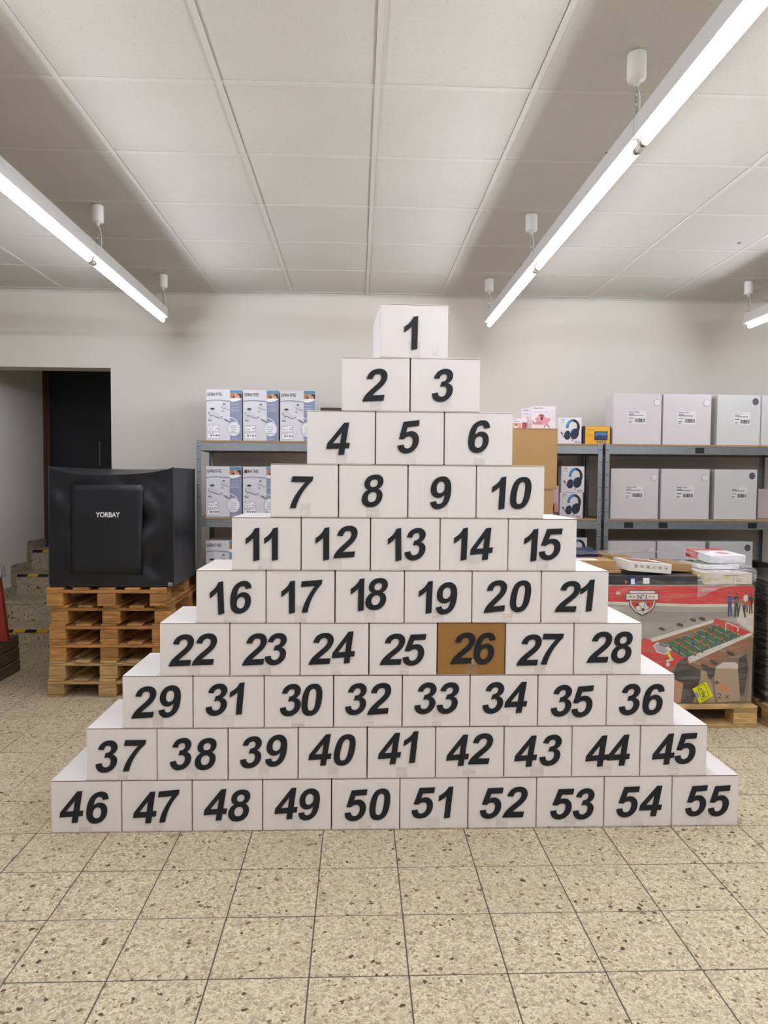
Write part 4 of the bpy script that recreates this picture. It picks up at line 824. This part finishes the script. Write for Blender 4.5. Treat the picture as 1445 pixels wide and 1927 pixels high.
# ---- packages lying on the carton
TOPZ = CZ1+.003
def pack(name, w_, d_, h_, loc, rz, M, label, cat='box', tilt=(0, 0), Mtop=None):
    root = thing(name, label, cat, loc, rz); root.rotation_euler = (tilt[0], tilt[1], rz); b = MB(); b.bbox(0, 0, 0, w_, d_, h_, M, .002)
    if Mtop: b.box(.004, .004, h_-.0004, w_-.004, d_-.004, h_+.0006, Mtop)
    b.build('carton_body', root); return root
M_DK = W('dark_package', (58, 58, 62), rough=.3)
za = TOPZ; hA = at(1230, 1083, Y=4.3).z-za
r_ = pack('dark_package', at(1318, 1095, Y=4.29).x-1.40, .34, hA, (1.40, 4.29, za), 0, M_DK, 'flat dark grey package lying directly on the football carton', 'package')
pr = Print(lambda u, v: (at(u, v, Y=4.29).x-1.40, at(u, v, Y=4.29).z-za)); pr.rect(1176, 1092, 1179, 1098, P['flesh'], 0); pr.rect(1184, 1086, 1199, 1100, P['blue'], 0); pr.rect(1187, 1089, 1194, 1099, IK['white'], 1); pr.rect(1210, 1087.5, 1222, 1098.5, IK['white'], 0); pr.build('printed_labels', r_)
zb_ = za+hA+.004
r_ = pack('laptop_stand_box', .275, .25, .060, (1.668, 4.305, zb_+.024), R(2.5), W('cream_white_carton', (226, 220, 210)), 'white box with a row of small black icons, on the dark package', 'box', (0, R(4.5)))
pr = Print(lambda u, v: (u*.275, v*.06))
for i in range(6):
    u = .12+i*.14; pr.rect(u, .40, u+.09, .72, IK['mgrey'], 0); pr.rect(u+.007, .44, u+.083, .68, W('cream_white_carton', (0, 0, 0)), 1); pr.ell(u+.045, .55, .014 if i % 2 else .028, .07, IK['black'], 2, n=8)
pr.build('icons', r_)
b = MB(); b.add([(.03, .03, .0608), (.20, .03, .0608), (.20, .2, .0608), (.03, .2, .0608)], [(0, 1, 2, 3)], P['wood']); b.add([(.10, .04, .0612), (.26, .03, .0612), (.22, .07, .0612), (.12, .06, .0612)], [(0, 1, 2, 3)], IK['black']); b.build('printed_lid', r_)
z72 = at(1160, 1072, Y=4.37).z
r_ = pack('kraft_mailer', .30, .22, .055, (1.318, 4.37, z72), R(1), M_KRAFT, 'flat brown mailer box behind box 21, left of the icon box')
b = MB(); b.box(.04, .03, .0552, .2, .13, .0558, IK['white']); b.box(.10, .06, .0559, .13, .065, .0561, IK['black']); b.build('address_label', r_)
pack('kraft_mailer', .24, .2, max(.012, z72-za-hA-.007), (1.405, 4.36, za+hA+.004), R(0), M_KRAFT, 'thin brown box underneath the left brown mailer box')
pack('navy_package', .26, .2, .06, (1.33, 4.64, za+.09), R(-4), W('navy_pack', (34, 40, 78), rough=.35), 'dark blue wrapped package at the back left of the pile', 'package', (R(4), R(-4)))
pack('kraft_mailer', .22, .2, .06, (1.62, 4.655, za+.085), R(-3), M_KRAFT, 'small brown box behind the icon box at the back', 'box', (0, R(6)))
q1 = at(1264, 1080, Y=4.42)
pack('kraft_mailer', .125, .36, .050, (q1.x, 4.42, max(q1.z+.003, za+hA+.012)), R(0), M_KRAFT, 'brown box at the middle of the pile, right of the icon box', 'box', (R(-1), R(3)))
M_YB = W('yellow_cream_carton', (214, 198, 140)); zc = TOPZ+.001; q1 = at(1325, 1100, Y=4.27)
yb = thing('game_box', 'cream and yellow box with a small yellow sticker, on the right of the pile', 'box', (q1.x, 4.27, zc))
b = MB(); wy, dy, hy = at(1415, 1100, Y=4.27).x-q1.x, .27, .072; b.bbox(0, 0, 0, wy, dy, hy, W('cream_carton', (222, 212, 190)), .003); b.build('carton_body', yb)
b = MB(); b.box(-.0006, .002, .002, .0006, dy-.002, hy-.002, M_YB); b.box(0, -.0006, .002, .04, .0006, hy-.002, M_YB); b.box(.004, .004, hy-.0003, wy-.004, dy-.004, hy+.0006, IK['pale']); b.build('yellow_side', yb)
pr = Print(lambda u, v: (u*wy, v*hy)); pr.rect(.40, .74, .74, .80, IK['black'], 0); pr.poly([(.36, .34), (.46, .60), (.54, .66), (.46, .38)], M_LYEL, 2); pr.rect(.6, .45, .8, .49, IK['dgrey'], 0); pr.rect(.6, .12, .61, .6, IK['dgrey'], 0); pr.rect(.66, .28, .78, .34, IK['black'], 0); pr.build('printed_front', yb)
q1 = at(1322, 1085, Y=4.41)
r_ = pack('game_box', .24, .29, .028, (q1.x, 4.41, zc+hy+.006), R(2), IK['white'], 'flat green and white box under the red and white one', 'box', (0, 0), P['green'])
q1 = at(1336, 1075, Y=4.43)
r_ = pack('game_box', .23, .33, .050, (q1.x, 4.43, zc+hy+.042), R(1), IK['white'], 'red and white box lying topmost on the pile', 'box', (R(2), 0))
b = MB(); b.box(-.0007, .16, .001, .0007, .328, .049, P['red']); b.box(0, .24, .0496, .228, .328, .0507, P['red']); b.build('red_end', r_)
b = MB(); b.add([(.13+.04*math.cos(6.28*i/12), .10+.05*math.sin(6.28*i/12), .0512) for i in range(12)], [tuple(range(12))], IK['pink']); b.build('printed_lid', r_)
# loose film over the pile
def sheet(name, pts, label, seed):
    """film laid over the pile: rows of (x, y, z) lifted a little and crumpled"""
    b = MB(); nr, nc = 24, 40; vs = []
    for j in range(nr+1):
        t = j/nr*(len(pts)-1); a = min(int(t), len(pts)-2); ft = t-a
        for i in range(nc+1):
            s = i/nc; q0 = [Vector(q_) for q_ in pts[a]]; q1 = [Vector(q_) for q_ in pts[a+1]]; ss = s*(len(q0)-1); k_ = min(int(ss), len(q0)-2); fs = ss-k_
            v = (q0[k_].lerp(q0[k_+1], fs)).lerp(q1[k_].lerp(q1[k_+1], fs), ft); d = noise.noise(v*14+Vector((seed, 0, 0)))*.012+noise.noise(v*34+Vector((seed, 3, 0)))*.006
            vs.append(v+Vector((d*.4, -abs(d)*.4, abs(d))))
    b.add(vs, [(j*(nc+1)+i, j*(nc+1)+i+1, (j+1)*(nc+1)+i+1, (j+1)*(nc+1)+i) for j in range(nr) for i in range(nc)], M_FILM2); return b.build('stretch_film', FOOT, True)
t0 = TOPZ
sheet('plastic_film', [[(2.07, 4.235, t0-.08), (2.2, 4.235, t0-.02), (2.43, 4.235, t0+.02)], [(2.07, 4.245, t0+.12), (2.25, 4.245, t0+.10), (2.44, 4.245, t0+.09)], [(2.08, 4.38, t0+.175), (2.25, 4.4, t0+.15), (2.445, 4.4, t0+.115)], [(2.08, 4.72, t0+.225), (2.28, 4.72, t0+.19), (2.445, 4.72, t0+.16)]], 'crumpled clear film over the right end of the pile', 4)
sheet('plastic_film', [[(1.38, 4.5, t0+.155), (1.75, 4.5, t0+.175), (2.1, 4.55, t0+.17)], [(1.38, 4.72, t0+.165), (1.75, 4.72, t0+.16), (2.1, 4.72, t0+.165)], [(1.36, 4.9, t0+.17), (1.75, 4.9, t0+.13), (2.1, 4.9, t0+.13)]], 'clear film over the back left of the pile', 9)
# black carton on the next pallet
bz1 = at(1425, 1092, Y=4.3).z
root = thing('black_carton', 'tall shrink-wrapped black carton on the pallet at the right photo edge', 'box', (0, 0, 0)); b = MB(); b.bbox(2.53, 4.26, .1335, 3.6, 4.96, bz1, M_BLKG, .006, 2); b.build('carton_body', root)
wrap(2.53, 3.6, 4.26, 4.96, .134, bz1+.01, root, .010, seed=7, rag=.03)
vs, fs = text_geo('urus', .03); b = MB(); b.add([(2.5285, 4.62-.16*a_-.02, bz1-.085+.045*b_) for a_, b_ in vs], [f_[::-1] for f_ in fs], M_WHITE); b.build('lettering', root)

# ================================================================== LEFT EDGE: red hand truck on a dark wooden block
root = thing('wooden_block', 'dark weathered wooden crate at the left photo edge', 'crate', (-2.90, 5.30, 0.0)); 
for k_ in range(3):
    b = MB(); b.bbox(-.35, -.25, .002+k_*.095, .30-.004*k_, .26, .002+k_*.095+.09, M_DWOOD, .006); b.build('plank', root)
root = thing('hand_truck', 'red steel hand truck with grey handle standing on the dark crate', 'hand truck', (0, 0, 0)); zt0 = .292
b = MB(); pA, pB = at(10, 1208, Y=5.30), at(-2, 1085, Y=5.30)
b.prism([(pA.x-.20, zt0), (pA.x+.03, zt0), (pB.x+.015, pB.z), (pB.x-.05, pB.z)], M_RED, 5.27, 5.31, 'XZ'); b.tube([(pA.x-.45, 5.29, zt0+.012), (pA.x-.40, 5.29, pB.z)], .02, M_RED); b.build('frame', root)
b = MB(); hp_ = at(4, 1058, Y=5.29); b.tube([(pB.x-.35, 5.29, pB.z+.14), (pB.x-.03, 5.29, hp_.z+.02), (hp_.x+.005, 5.29, hp_.z-.03), (hp_.x+.012, 5.29, pB.z+.01), (pB.x, 5.29, pB.z-.01)], .014, M_GPLA); b.build('handle', root)
print('tris', sum(len(m_.polygons) for m_ in bpy.data.meshes))
